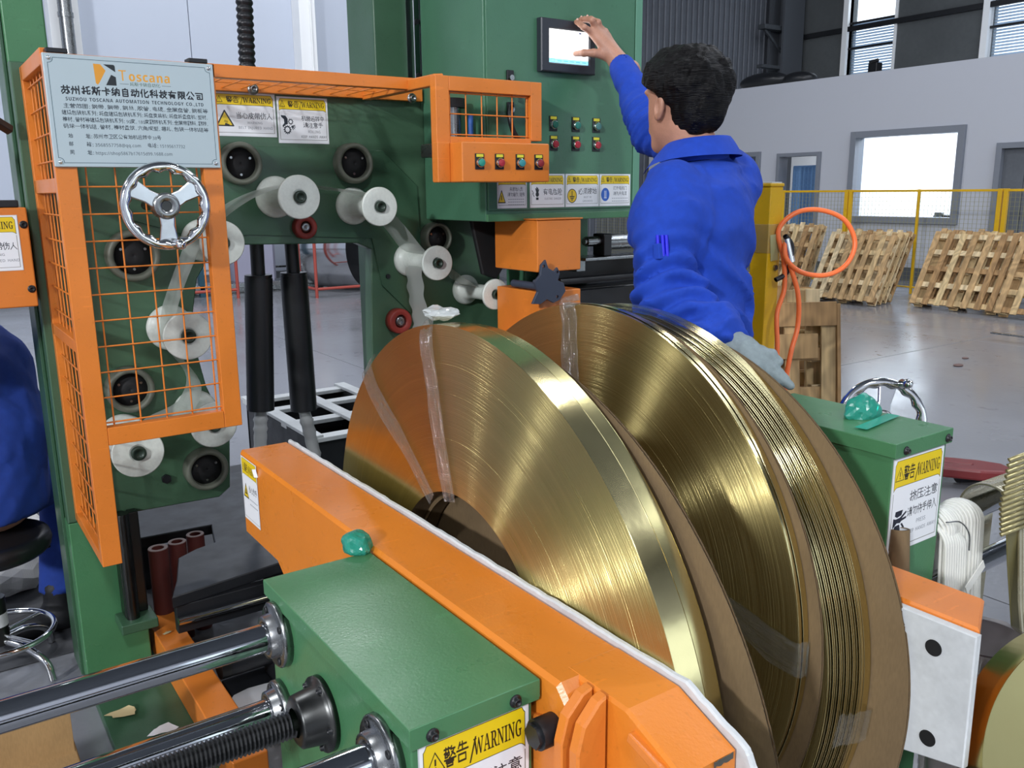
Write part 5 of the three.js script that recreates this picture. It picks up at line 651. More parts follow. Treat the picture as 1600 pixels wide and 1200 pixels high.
// ------------------------------------------------------------------ right clamp arm, right green box and what hangs beside it
{
  const a = thing('clamp_arm', 'short orange clamp arm with a white bolted pad right of the coils', 'arm', [1.24, 0.2, -0.9]);
  part('beam', [slabXY([[1.185, 0.552], [1.285, 0.597], [1.285, 1.9], [1.185, 1.9]], 0.58, 0.806, 0.004).rotateX(-Math.PI / 2)], M.orange, a); part('arm_web', [box(1.2, 1.27, 0.1, 0.58, -1.8, -0.75, 0.004)], M.blackPaint, a); part('stop_block', [box(1.2, 1.27, 0.806, 0.86, -0.86, -0.76, 0.008)], M.orange, a);
  part('white_pad', [slabZY([[-1.9, 0.565], [-1.9, 0.797], [-0.548, 0.8], [-0.546, 0.59], [-0.7, 0.555]], 1.17, 1.185, 0.002, [])], M.whitePlastic, a);
  for (const [y, z] of [[0.757, -0.607], [0.61, -0.602]]) part('pad_hole', [cyl([1.1685, y, z], [1.171, y, z], 0.0125, 28)], M.hole, a);
  const c = thing('carriage_box', 'tall green carriage box with a handwheel on the right', 'carriage', [1.44, 0.2, -1.0]);
  part('box_body', [box(1.356, 1.526, 0.2, 0.978, -1.145, -0.807, 0.003)], M.green, c);
  part('lid', [box(1.35, 1.532, 0.987, 0.9905, -1.152, -0.8, 0.0015), box(1.35, 1.352, 0.965, 0.989, -1.152, -0.8, 0.0008), box(1.53, 1.532, 0.965, 0.989, -1.152, -0.8, 0.0008), box(1.351, 1.531, 0.963, 0.989, -0.802, -0.8, 0.0008)], M.green, c);
  for (const x of [1.382, 1.515]) part('lid_screw', bolt([x, 0.974, -0.8], [0, 0, 1], 0.005), M.blackPaint, c);
  sticker('press warning sticker on the tall green box at right', P.press, 1.358, 1.518, 0.782, 0.96, -0.807);
  const rod = (label, y, z, x0, x1) => single('guide_rod', [cyl([x0, y, z], [x1, y, z], 0.0215, 40)], M.chrome, label, 'rod', [x0, y, z]);
  rod('chrome guide rod behind the white strip bundle, upper of two at right', 0.781, -0.84, 1.526, 2.4); rod('chrome guide rod behind the white strip bundle, lower of two at right', 0.652, -0.84, 1.526, 2.4);
  const ct = thing('cardboard_tube', 'upright brown cardboard tube between the last disc and the green box', 'tube', [1.37, 0.55, -0.8]);
  part('tube_wall', [lathe([1.355, 0.55, -0.76], [1.383, 0.83, -0.8], [[0.016, 0], [0.0175, 0], [0.0175, 0.284], [0.0135, 0.284], [0.0135, 0.05]], 32)], M.card, ct); part('tube_lining', [lathe([1.355, 0.55, -0.76], [1.383, 0.83, -0.8], [[0.0135, 0.283], [0.013, 0.283], [0.013, 0.05], [0, 0.05]], 32)], mat('#b9bcc0', 0.5), ct);
  // white plastic strips side by side, each folded over the upper rod and hanging down in front
  const nest = thing('strip_bundle', 'bundle of white ribbed plastic strips folded over the chrome rod', 'strip bundle', [1.6, 0.5, -0.84]);
  const fold = (r, cy, cz, low, back, x0, x1, th, sway = 0) => { const o1 = [[cz + r + sway, cy - low], [cz + r + sway * 0.3, cy - low * 0.4]]; for (let i = 0; i <= 20; i++) { const q = Math.PI * i / 20; o1.push([cz + Math.cos(q) * r, cy + Math.sin(q) * r]); } o1.push([cz - r, cy - back]); const o2 = o1.map(([z, y], i) => { const k = i < 2 || i > 22 ? [i < 2 ? -th : th, 0] : [-(z - cz) / r * th, -(y - cy) / r * th]; return [z + k[0], y + k[1]]; }).reverse(); return slabZY([...o1, ...o2], x0, x1, 0.0012); };
  const wm = mat('#ecece4', 0.34, 0, { transmission: 0.1, thickness: 0 });
  for (let i = 0; i < 17; i++) { const x = 1.534 + i * 0.0094; part('strip', [fold(0.036 + 0.004 * Math.sin(i * 0.6), 0.779 - 0.00014 * (i - 8) * (i - 8), -0.838, 0.3, 0.2, x, x + 0.0074, 0.005, 0.02)], wm, nest); }
  for (let i = 0; i < 9; i++) { const x = 1.532 + i * 0.0092; part('strip', [fold(0.046 - i * 0.0002, 0.752 - 0.0011 * i * i * 0.25, -0.836, 0.27, 0.05, x, x + 0.0072, 0.005, 0.024)], wm, nest); }
  part('cross_tape', [bar([1.585, 0.665, -0.772], [1.655, 0.7, -0.778], 0.018, 0.002)], wm, nest);
  single('wire_tie', [tube([[1.54, 0.805, -0.8], [1.575, 0.8, -0.792], [1.605, 0.77, -0.788], [1.612, 0.735, -0.788]], 0.0014, 30, 6)], M.steel, 'thin grey wire tie over the white strip bundle', 'wire');
  // ribbed metal strip coil hanging further right
  const sm = mat('#b9b298', 0.3, 0.75, { roughnessMap: rep(T.rough, 4) });
  const rc = thing('strip_bundle', 'ribbed grey metal strip bundle at the right picture edge', 'strip bundle', [1.82, 0.4, -0.84]);
  for (let i = 0; i < 20; i++) { const x = 1.735 + i * 0.0096, g = fold(0.075 + 0.0012 * i, 0.76 - 0.0016 * i, -0.84, 0.34 - 0.004 * i, 0.3, 0, 0.0078, 0.0048, 0.06); part('strip', [g.rotateY(-0.25).translate(x - 0.21, 0, -0.005)], sm, rc); }
  const fl = thing('strip_fan', 'fan of brass-coloured strips hanging at the upper right edge of the bundles', 'strip bundle', [1.68, 0.7, -0.74]);
  for (let i = 0; i < 15; i++) { const y = 0.935 - i * 0.0105; part('strip', [tube([[1.628 - i * 0.0016 + (i > 8 ? (i - 8) * 0.004 : 0), y - 0.01, -0.742], [1.65, y, -0.728], [1.7, y - 0.004, -0.73], [1.78, y - 0.02, -0.75]], 0.0046, 24, 6)], mat('#b0a679', 0.32, 0.7), fl); }
  part('end_sheet', [slabXY([[1.665, 0.79], [1.8, 0.8], [1.8, 0.5], [1.74, 0.55], [1.69, 0.7]], -0.752, -0.749, 0.0006)], mat('#8d8558', 0.35, 0.6), fl);
  const dr = thing('wrapped_drum', 'dark drum wrapped in shiny clear film right of the white pad', 'drum', [1.52, 0.2, -0.7]);
  part('drum_body', [cyl([1.56, 0.1, -0.72], [1.56, 0.6, -0.72], 0.075, 40)], mat('#3a3234', 0.5), dr);
  { const pr = []; for (let i = 0; i <= 40; i++) pr.push([0.079 + 0.006 * hash3(i, 7, 2), 0.01 + i * 0.0123]); let g = new THREE.LatheGeometry(pr.map(([r, t]) => new THREE.Vector2(r, t)), 60); const p = g.attributes.position; for (let i = 0; i < p.count; i++) { const v = V3().fromBufferAttribute(p, i); const k = 1 + 0.13 * (noise3(v.x * 60, v.y * 26, v.z * 60) - 0.4); p.setX(i, v.x * k); p.setZ(i, v.z * k); } g.computeVertexNormals(); g.translate(1.56, 0.1, -0.72); part('film_wrap', [g], mat('#cfcac8', 0.07, 0, { transmission: 0.8, thickness: 0 }), dr); }
  const bc = thing('brass_coil', 'pale brass coil cut off by the lower right picture corner', 'coil', [1.32, 0.6, -0.42]);
  { const n = V3(-0.45, 0.35, 0.85).normalize(), e = [1.352 + n.x, 0.585 + n.y, -0.42 + n.z]; part('wound_face', [lathe([1.352, 0.585, -0.42], e, [[0.06, 0], [0.205, 0]], 120)], mat('#a8a070', 0.42, 0.85, { roughnessMap: rep(T.rough, 4) }), bc); part('outer_turn', [lathe([1.352 - n.x * 0.06, 0.585 - n.y * 0.06, -0.42 - n.z * 0.06], e, [[0.06, 0], [0.205, 0], [0.205, 0.059]], 120)], mat('#c3b877', 0.3, 1), bc); }
}
// ------------------------------------------------------------------ yard side: post, hose, pallets, fork
{
  const p = thing('guard_post', 'thick yellow steel post with faded tape behind the worker', 'post', [2.48, 0, -2.02]);
  const body = box(-0.036, 0.036, 0, 1.425, -0.036, 0.036, 0.004).rotateY(0.06).translate(2.48, 0, -2.02); part('post_body', [body], M.yellow, p);
  part('post_cap', [box(-0.039, 0.039, 1.425, 1.437, -0.039, 0.039, 0.004).rotateY(0.06).translate(2.48, 0, -2.02)], M.yellow, p); part('tape_patch', [box(-0.03, 0.03, 1.437, 1.441, -0.02, 0.034, 0.002).rotateY(0.06).translate(2.48, 0, -2.02)], M.whitePlastic, p);
  part('bolt', [cyl([2.49, 1.15, -1.986], [2.49, 1.15, -1.976], 0.01, 6)], M.steel, p);
  { const g = box(-0.0375, 0.0375, 1.2, 1.3, -0.0375, 0.0375, 0.003).rotateY(0.06).translate(2.48, 0, -2.02); part('tape_band', [g], mat('#e9e7c8', 0.2, 0, { transmission: 0.88, thickness: 0 }), p); }
  part('tape_flap', [new THREE.PlaneGeometry(0.035, 0.09, 3, 6).rotateY(-0.1).rotateZ(0.1).translate(2.475, 1.22, -1.978)], mat('#c6c58f', 0.4, 0, { transmission: 0.4, thickness: 0 }), p);
  single('air_hose', [tube([[2.424, 0.5, -1.912], [2.43, 0.87, -1.905], [2.45, 1.0, -1.93], [2.5, 1.08, -1.945], [2.5, 1.18, -1.955], [2.49, 1.28, -1.975], [2.54, 1.335, -1.95], [2.615, 1.346, -1.908], [2.68, 1.31, -1.85], [2.703, 1.232, -1.819], [2.67, 1.16, -1.825], [2.604, 1.126, -1.856], [2.53, 1.14, -1.91], [2.489, 1.19, -1.94], [2.5, 1.24, -1.95], [2.512, 1.16, -1.935], [2.525, 1.06, -1.905], [2.52, 0.95, -1.895], [2.48, 0.87, -1.885], [2.452, 0.75, -1.88], [2.45, 0.4, -1.88]], 0.0085, 320, 10)], M.hose, 'bright orange air hose looped over the yellow post', 'hose');
  const cp = thing('hose_coupling', 'steel and black hose coupling hanging on the yellow post', 'coupling', [2.51, 1.2, -1.95]); part('coupling_body', [cyl([2.5, 1.25, -1.95], [2.512, 1.19, -1.94], 0.012, 16), cyl([2.512, 1.19, -1.94], [2.515, 1.17, -1.936], 0.015, 8)], M.polished, cp); part('black_tail', [tube([[2.5, 1.26, -1.955], [2.53, 1.23, -1.95], [2.532, 1.18, -1.95], [2.51, 1.13, -1.95], [2.47, 1.11, -1.96]], 0.009, 40, 8)], M.blackPlastic, cp);

  // pallets: each board a part. Local frame: x across, y up, z thickness
  const woods = ['#ddc9a4', '#f1e6cc', '#c4a983', '#b89a74', '#e8d8b4', '#d2b892'].map((c) => mat(c, 0.8, 0, { map: T.wood }));
  function pallet(label, at, nSlat, w, h, sd, group) {
    const pale = sd === 40;
    seed = sd; const t = thing('wooden_pallet', label, 'pallet', [0, 0, 0], group); const u = (g) => g;
    const sw = 0.07;
    for (let i = 0; i < nSlat; i++) { const x = -w / 2 + sw / 2 + i * (w - sw) / (nSlat - 1) + rr(-0.008, 0.008); const g = box(-sw / 2, sw / 2, 0, h + rr(-0.02, 0.01), 0.1, 0.118, 0.003).rotateZ(rr(-0.012, 0.012)).translate(x, 0, 0); part('slat', [g], pale && i < 2 ? woods[1] : woods[(rnd() * 6) | 0], t); }
    for (let i = 0; i < 5; i++) { const y = 0.05 + i * (h - 0.1) / 4; part('cross_board', [box(-w / 2, w / 2, y - 0.032, y + 0.032, 0.078, 0.0995, 0.003)], woods[(rnd() * 6) | 0], t); }
    for (let i = 0; i < 5; i++) for (const x of [-w / 2 + 0.06, 0, w / 2 - 0.06]) { const y = 0.05 + i * (h - 0.1) / 4; part('block', [box(x - 0.045, x + 0.045, y - 0.04, y + 0.04, 0.019, 0.0775, 0.003)], woods[(rnd() * 6) | 0], t); }
    for (const x of [-w / 2 + 0.06, 0, w / 2 - 0.06]) part('bottom_board', [box(x - 0.05, x + 0.05, 0, h, 0, 0.0185, 0.003)], woods[(rnd() * 6) | 0], t);
    return t;
  }
  // a stack leaning back towards +x: local z points to -x (the camera side)
  const lean = (t, x, z, tilt, k, yaw = 0) => { t.rotation.order = 'YXZ'; t.rotation.set(-tilt, -Math.PI / 2 + yaw, 0); t.position.set(x + k * 0.155, 0.003 + k * 0.0, z); };
  const st = (arr, x, z, tilt, nS, w, h, sd, yaw) => arr.forEach((l, k) => lean(pallet(l, null, nS, w, h + (k % 2) * 0.03, sd + k), x, z + k * (-0.03), tilt, k, yaw));
  st(['front pallet of the middle leaning stack, two whitish boards at its left', 'second pallet of the middle leaning stack, just behind the front one', 'third pallet of the middle leaning stack', 'rearmost pallet of the middle leaning stack with a pale top board'], 9.62, -6.58, 0.52, 7, 0.9, 0.92, 40, 0.05);
  st(['front pallet of the right leaning stack with weathered brown boards', 'second pallet of the right leaning stack, just behind the front one', 'rearmost pallet of the right leaning stack with a red-brown top board'], 9.98, -5.36, 0.5, 7, 1.0, 0.95, 60, -0.02);
  st(['front pallet of the left leaning stack, half hidden by the yellow post', 'rear pallet of the left leaning stack, half hidden by the yellow post'], 9.75, -7.72, 0.42, 6, 0.8, 0.96, 80, 0.08);
  lean(pallet('single pale pallet at the right picture edge beside the right stack', null, 6, 0.9, 0.95, 90), 9.9, -4.36, 0.5, 0, 0);
  // two pallets standing close behind the worker
  { const a = pallet('near pallet standing on edge behind the yellow post, brown end boards', null, 6, 0.9, 0.86, 95); a.rotation.order = 'YXZ'; a.rotation.set(-0.16, -0.62, 0.02); a.position.set(3.27, 0.002, -2.76); a.userData.at = V3(0, 0, 0); part('end_board', [box(-0.45, 0.45, 0.755, 0.87, 0.1185, 0.138, 0.003)], woods[3], a); part('end_board', [box(-0.45, 0.36, 0.6, 0.72, 0.1185, 0.138, 0.003)], woods[2], a); part('side_board', [box(0.45, 0.468, 0, 0.86, 0.01, 0.138, 0.003)], woods[3], a); const b = pallet('second near pallet standing on edge behind the yellow post', null, 6, 0.9, 0.93, 97); b.rotation.order = 'YXZ'; b.rotation.set(-0.16, -0.62, 0.0); b.position.set(3.38, 0.002, -2.95); }
  const f = thing('pallet_truck_fork', 'red pallet truck fork tip on the grey floor behind the green box', 'pallet truck', [4.2, 0, -2.15]);
  { const s = shapeOf([[-0.45, -0.08], [0.02, -0.085], [0.12, -0.06], [0.155, 0], [0.12, 0.06], [0.02, 0.085], [-0.45, 0.08]]); const slot = new THREE.Path([[-0.2, -0.02], [0, -0.02], [0, 0.02], [-0.2, 0.02]].map(([x, y]) => new THREE.Vector2(x, y))); s.holes.push(slot); const e = new THREE.ExtrudeGeometry(s, { depth: 0.03, bevelEnabled: true, bevelSize: 0.012, bevelThickness: 0.012, bevelSegments: 2 }).rotateX(-Math.PI / 2).rotateY(-Math.PI * 0.32).translate(4.15, 0.055, -2.05); part('fork', [e], mat('#7c2a2c', 0.4, 0, { map: rep(T.scuff, 2) }), f); part('fork_roller', [cyl([4.1, 0.042, -2.1], [4.2, 0.042, -2.04], 0.04, 20)], M.blackPaint, f); }
  single('steel_strip', [box(8.33, 8.37, 0.06, 0.075, -4.1, -3.3, 0.003), box(8.33, 8.37, 0, 0.06, -3.7, -3.66, 0.003)], M.steel, 'low steel strip lying on the floor at the right picture edge', 'strip');
  for (const [x, z, s, l] of [[6.9, -3.62, 0.05, 'dark litter scrap on the grey floor, left of the small pale one'], [7.25, -3.75, 0.035, 'tiny reddish litter speck on the grey floor']]) single('litter', [new THREE.IcosahedronGeometry(s, 1).scale(1, 0.2, 0.7).translate(x, s * 0.15, z)], mat('#6b5550', 0.8), l, 'litter');

  // seen through the arch: rails, a steel sheet coil and a low rack against the far wall
  const rk = thing('red_rack', 'thin red-brown pipe rack by the far wall, seen through the arch', 'rack', [4.6, 0, -12]);
  for (const [x, z] of [[3.75, -12.1], [4.62, -12.0], [4.62, -11.4], [5.35, -11.4], [3.1, -12.1]]) part('upright', [cyl([x, 0, z], [x, 1.05, z], 0.022, 10)], M.redRail, rk);
  for (const y of [0.12, 1.02]) part('rail', [cyl([4.62, y, -11.4], [5.35, y, -11.4], 0.02, 10), cyl([4.62, y, -12], [4.62, y, -11.4], 0.02, 10), cyl([3.1, y, -12.1], [3.75, y, -12.1], 0.02, 10)], M.redRail, rk);
  const sc = thing('sheet_coil', 'shiny curved steel sheet roll beside the red rack, seen through the arch', 'coil', [5.5, 0, -12.2]);
  part('sheet', [new THREE.CylinderGeometry(0.62, 0.62, 0.9, 64, 1, true).rotateX(Math.PI / 2).rotateY(0.5).translate(5.5, 0.63, -12.3), ], M.polished, sc); part('core', [new THREE.CylinderGeometry(0.6, 0.6, 0.5, 48).rotateX(Math.PI / 2).rotateY(0.5).translate(5.5, 0.63, -12.32)], M.blackPaint, sc);
  single('floor_rack', [box(2.2, 5.3, 0.1, 0.16, -12.95, -12.5, 0.005), box(2.2, 5.3, 0, 0.1, -12.9, -12.8, 0.005), box(2.2, 5.3, 0.3, 0.33, -13.2, -13.15, 0.004)], M.steel, 'low grey steel rack along the foot of the far wall', 'rack');
  single('wall_cabinet', [box(3.95, 4.5, 0.1, 1.3, -13.1, -12.7, 0.01), box(4.52, 4.6, 0.1, 1.5, -13.1, -12.9, 0.01)], mat('#9a9aae', 0.6), 'pale lilac cabinet at the far wall, seen through the arch', 'cabinet');
  single('wall_post', [box(3.35, 3.42, 0, 1.6, -12.6, -12.5, 0.004)], mat('#1f4a5a', 0.5), 'dark teal post by the far wall, seen through the arch', 'post');
  single('dark_machine', [box(6.3, 7.6, 0, 1.5, -12.6, -11.5, 0.03), box(6.4, 7.4, 1.5, 1.7, -12.4, -11.8, 0.03)], mat('#2a2c31', 0.6), 'dark machine block by the far wall, right edge of the arch opening', 'machine');
}
// ------------------------------------------------------------------ people
// surface nets: one smooth mesh of f = 0 inside the box lo..hi, cells of size h
function nets(f, lo, hi, h) {
  const n = [0, 1, 2].map((k) => Math.ceil((hi[k] - lo[k]) / h) + 1), val = new Float32Array(n[0] * n[1] * n[2]), id = (i, j, k) => (k * n[1] + j) * n[0] + i;
  for (let k = 0; k < n[2]; k++) for (let j = 0; j < n[1]; j++) for (let i = 0; i < n[0]; i++) val[id(i, j, k)] = f(lo[0] + i * h, lo[1] + j * h, lo[2] + k * h);
  const vert = new Int32Array(val.length).fill(-1), pos = [], idx = [];
  const cor = [[0, 0, 0], [1, 0, 0], [0, 1, 0], [1, 1, 0], [0, 0, 1], [1, 0, 1], [0, 1, 1], [1, 1, 1]], edges = []; for (let a = 0; a < 8; a++) for (const b of [1, 2, 4]) if (!(a & b)) edges.push([a, a | b]);
  for (let k = 0; k < n[2] - 1; k++) for (let j = 0; j < n[1] - 1; j++) for (let i = 0; i < n[0] - 1; i++) {
    const v = cor.map(([a, b, c]) => val[id(i + a, j + b, k + c)]); let inside = 0; for (const q of v) if (q < 0) inside++; if (inside === 0 || inside === 8) continue;
    let x = 0, y = 0, z = 0, m = 0; for (const [a, b] of edges) if ((v[a] < 0) !== (v[b] < 0)) { const t = v[a] / (v[a] - v[b]); x += cor[a][0] + (cor[b][0] - cor[a][0]) * t; y += cor[a][1] + (cor[b][1] - cor[a][1]) * t; z += cor[a][2] + (cor[b][2] - cor[a][2]) * t; m++; }
    vert[id(i, j, k)] = pos.length / 3; pos.push(lo[0] + (i + x / m) * h, lo[1] + (j + y / m) * h, lo[2] + (k + z / m) * h);
  }
  const quad = (a, b, c, d, flip) => { if (a < 0 || b < 0 || c < 0 || d < 0) return; if (flip) idx.push(a, c, b, a, d, c); else idx.push(a, b, c, a, c, d); };
  for (let k = 1; k < n[2] - 1; k++) for (let j = 1; j < n[1] - 1; j++) for (let i = 1; i < n[0] - 1; i++) {
    const s = val[id(i, j, k)] < 0;
    if (s !== val[id(i + 1, j, k)] < 0) quad(vert[id(i, j - 1, k - 1)], vert[id(i, j, k - 1)], vert[id(i, j, k)], vert[id(i, j - 1, k)], !s);
    if (s !== val[id(i, j + 1, k)] < 0) quad(vert[id(i - 1, j, k - 1)], vert[id(i - 1, j, k)], vert[id(i, j, k)], vert[id(i, j, k - 1)], !s);
    if (s !== val[id(i, j, k + 1)] < 0) quad(vert[id(i - 1, j - 1, k)], vert[id(i, j - 1, k)], vert[id(i, j, k)], vert[id(i - 1, j, k)], !s);
  }
  const g = new THREE.BufferGeometry(); g.setAttribute('position', new THREE.Float32BufferAttribute(pos, 3)); g.setIndex(idx); g.computeVertexNormals(); return g;
}
const smin = (a, b, k) => { const h = Math.max(k - Math.abs(a - b), 0) / k; return Math.min(a, b) - h * h * k * 0.25; };
const smax = (a, b, k) => -smin(-a, -b, k);
function cap(x, y, z, a, b, ra, rb) { const bx = b[0] - a[0], by = b[1] - a[1], bz = b[2] - a[2], px = x - a[0], py = y - a[1], pz = z - a[2]; let t = (px * bx + py * by + pz * bz) / (bx * bx + by * by + bz * bz); t = t < 0 ? 0 : t > 1 ? 1 : t; return Math.hypot(px - bx * t, py - by * t, pz - bz * t) - (ra + (rb - ra) * t); }
const chain = (x, y, z, pts, k = 0.012) => { let d = 9; for (let i = 0; i < pts.length - 1; i++) d = smin(d, cap(x, y, z, pts[i], pts[i + 1], pts[i][3], pts[i + 1][3]), k); return d; };
// local frame: at a centre, with forward direction (fx, fz); gives [left, up, forward]
const frame = (c, fx, fz) => { const m = Math.hypot(fx, fz); fx /= m; fz /= m; return (x, y, z) => { const dx = x - c[0], dz = z - c[2]; return [dx * fz - dz * fx, y - c[1], dx * fx + dz * fz]; }; };
const fromFrame = (c, fx, fz, l, u, f) => { const m = Math.hypot(fx, fz); fx /= m; fz /= m; return [c[0] + l * fz + f * fx, c[1] + u, c[2] - l * fx + f * fz]; };
// trunk of elliptical sections [y, half width, half depth, dx, dz] along a leaning line
function trunk(sections, fr) { return (x, y, z) => { const [l, , f] = fr(x, y, z); let i = 0; while (i < sections.length - 2 && y > sections[i + 1][0]) i++; const [a, b] = [sections[i], sections[i + 1]]; let t = (y - a[0]) / (b[0] - a[0]); const tc = Math.min(1, Math.max(0, t)), s = tc * tc * (3 - 2 * tc), mix = (k) => a[k] + (b[k] - a[k]) * s; const w = mix(1), d = mix(2), q = Math.hypot((l - mix(3)) / w, (f - mix(4)) / d); const side = (q - 1) * Math.min(w, d); const over = Math.max(sections[0][0] - y, y - sections[sections.length - 1][0]); return over > 0 ? Math.hypot(Math.max(side, 0), over) + Math.min(side, 0) * 0 : side; }; }

// ---- the standing worker
{
  const man = thing('person', 'man in a bright blue work jacket reaching up to the touch screen, seen from behind', 'person', [1.64, 0, -1.57]);
  const TF = [-0.2, -0.98], HF = [0.0, -1], HC = [1.66, 1.63, -1.64];
  const tf = frame([1.66, 0, -1.575], ...TF), hf = frame(HC, ...HF);
  const SL = [1.53, 1.405, -1.545], EL = [1.468, 1.178, -1.472], WL = [1.492, 1.082, -1.292], SR = [1.862, 1.445, -1.67], ER = [1.8, 1.582, -1.88], CR = [1.864, 1.784, -2.092];
  const hand = {
    wrist: [1.86, 1.797, -2.1], palm: [1.826, 1.848, -2.142],
    fingers: [[[1.7935, 1.884, -2.15, 0.0105], [1.7545, 1.8945, -2.143, 0.0092], [1.7575, 1.907, -2.165, 0.0083], [1.7595, 1.916, -2.185, 0.0072]], [[1.8105, 1.8905, -2.15, 0.0105], [1.7812, 1.9155, -2.138, 0.0095], [1.7755, 1.922, -2.165, 0.0085], [1.7743, 1.9234, -2.185, 0.0073]], [[1.8315, 1.889, -2.152, 0.01], [1.8105, 1.9135, -2.143, 0.009], [1.803, 1.926, -2.168, 0.0082], [1.8001, 1.930, -2.188, 0.007]], [[1.856, 1.879, -2.155, 0.009], [1.8455, 1.8925, -2.15, 0.008], [1.849, 1.904, -2.17, 0.0072], [1.853, 1.911, -2.186, 0.0062]]],
    thumb: [[1.8271, 1.818, -2.128, 0.014], [1.7885, 1.8235, -2.135, 0.0115], [1.766, 1.824, -2.155, 0.01], [1.7595, 1.8256, -2.188, 0.008]],
  };
  const handF = (x, y, z) => {
    let d = cap(x, y, z, [1.868, 1.77, -2.06], hand.wrist, 0.031, 0.0265);
    for (const fg of hand.fingers) d = smin(d, cap(x, y, z, [hand.wrist[0] - 0.008, hand.wrist[1] + 0.008, hand.wrist[2] - 0.004], fg[0], 0.02, 0.0135), 0.016);
    let fd = 9; for (const fg of hand.fingers) fd = Math.min(fd, chain(x, y, z, fg, 0.004));
    d = smin(d, fd, 0.007); d = smin(d, chain(x, y, z, hand.thumb, 0.006), 0.014);
    return d;
  };
  const headF = (x, y, z) => {
    const [l, u, f] = hf(x, y, z);
    let d = (Math.hypot(l / 0.074, (u - 0.025) / 0.097, (f + 0.008) / 0.096) - 1) * 0.08;                                     // skull
    d = smin(d, (Math.hypot(l / 0.058, (u + 0.045) / 0.075, (f - 0.025) / 0.062) - 1) * 0.06, 0.03);                        // face and jaw
    d = smin(d, cap(x, y, z, fromFrame(HC, ...HF, 0, -0.028, 0.082), fromFrame(HC, ...HF, 0, 0.012, 0.078), 0.014, 0.008), 0.012);   // nose
    d = smin(d, (Math.hypot(l / 0.028, (u + 0.062) / 0.012, (f - 0.078) / 0.014) - 1) * 0.012, 0.012);                        // lips
    d = smin(d, (Math.hypot(l / 0.03, (u + 0.1) / 0.02, (f - 0.062) / 0.022) - 1) * 0.02, 0.02);                             // chin
    d = smin(d, (Math.hypot(l / 0.055, (u - 0.032) / 0.01, (f - 0.072) / 0.018) - 1) * 0.01, 0.014);                          // brow
    for (const s of [-1, 1]) d = smax(d, -((Math.hypot((l - s * 0.031) / 0.017, (u - 0.01) / 0.011, (f - 0.095) / 0.016) - 1) * 0.011), 0.008);   // eye sockets
    for (const s of [-1, 1]) { const el = s * l - 0.075, eu = u + 0.012, ef = f + 0.004; let e = (Math.hypot((el - 0.25 * -(ef + 0.0) - 0.004) / 0.01, eu / 0.032, (ef + 0.18 * eu) / 0.021) - 1) * 0.01; e = smax(e, -((Math.hypot((el - 0.011) / 0.008, (eu - 0.004) / 0.018, (ef - 0.002) / 0.01) - 1) * 0.008), 0.004); d = smin(d, e, 0.007); }
    d = smin(d, cap(x, y, z, [1.694, 1.48, -1.6], fromFrame(HC, ...HF, 0, -0.06, -0.025), 0.062, 0.056), 0.03);               // neck
    return d;
  };
  const legs = (x, y, z, g) => { let d = 9; for (const s of [-1, 1]) { const H2 = fromFrame([1.64, 0.9, -1.565], ...TF, s * 0.09, 0, 0), K = fromFrame([1.64, 0.5, -1.565], ...TF, s * 0.1, 0, 0.01), Fo = fromFrame([1.64, 0.1, -1.565], ...TF, s * 0.11, 0, -0.02); d = Math.min(d, smin(cap(x, y, z, H2, K, 0.088 + g, 0.062 + g), cap(x, y, z, K, Fo, 0.06 + g, 0.045 + g), 0.03)); } return d; };
  const bodyT = trunk([[0.86, 0.155, 0.105, 0, 0], [1.1, 0.14, 0.095, 0, 0], [1.32, 0.16, 0.1, 0, 0], [1.43, 0.12, 0.07, -0.02, 0], [1.5, 0.05, 0.05, -0.035, 0.0]], tf);
  const bodyF = (x, y, z) => { let d = bodyT(x, y, z); d = smin(d, legs(x, y, z, 0), 0.04); d = smin(d, chain(x, y, z, [[...SL, 0.055], [...EL, 0.042], [...WL, 0.03]], 0.02), 0.04); d = smin(d, chain(x, y, z, [[...SR, 0.055], [...ER, 0.042], [...CR, 0.03]], 0.02), 0.04); return d; };
  const gBody = nets(bodyF, [1.35, 0.03, -2.15], [2.0, 1.86, -1.22], 0.016), gHead = nets(headF, [1.55, 1.45, -1.77], [1.81, 1.79, -1.48], 0.0045), gHand = nets(handF, [1.735, 1.72, -2.21], [1.91, 1.95, -2.03], 0.0028);
  part('body', [gBody, gHead, gHand], M.skin, man);
  for (const s of [-1, 1]) { const e = fromFrame(HC, ...HF, s * 0.031, 0.01, 0.067); const ey = part('eye', [new THREE.SphereGeometry(0.0102, 20, 14).translate(...e)], mat('#f0efec', 0.2), man); const ir = fromFrame(HC, ...HF, s * 0.031, 0.011, 0.0745); part('iris', [new THREE.SphereGeometry(0.0045, 12, 8).translate(...ir)], mat('#241711', 0.2), ey); }
  const nails = hand.fingers.map((fg) => { const a = V3(...fg[2].slice(0, 3)), b = V3(...fg[3].slice(0, 3)); const c = b.clone().lerp(a, 0.15); return new THREE.SphereGeometry(1, 12, 8).scale(0.0045, 0.006, 0.0025).translate(c.x + 0.001, c.y + 0.0055, c.z + 0.002); }); part('fingernails', nails, M.nail, man);
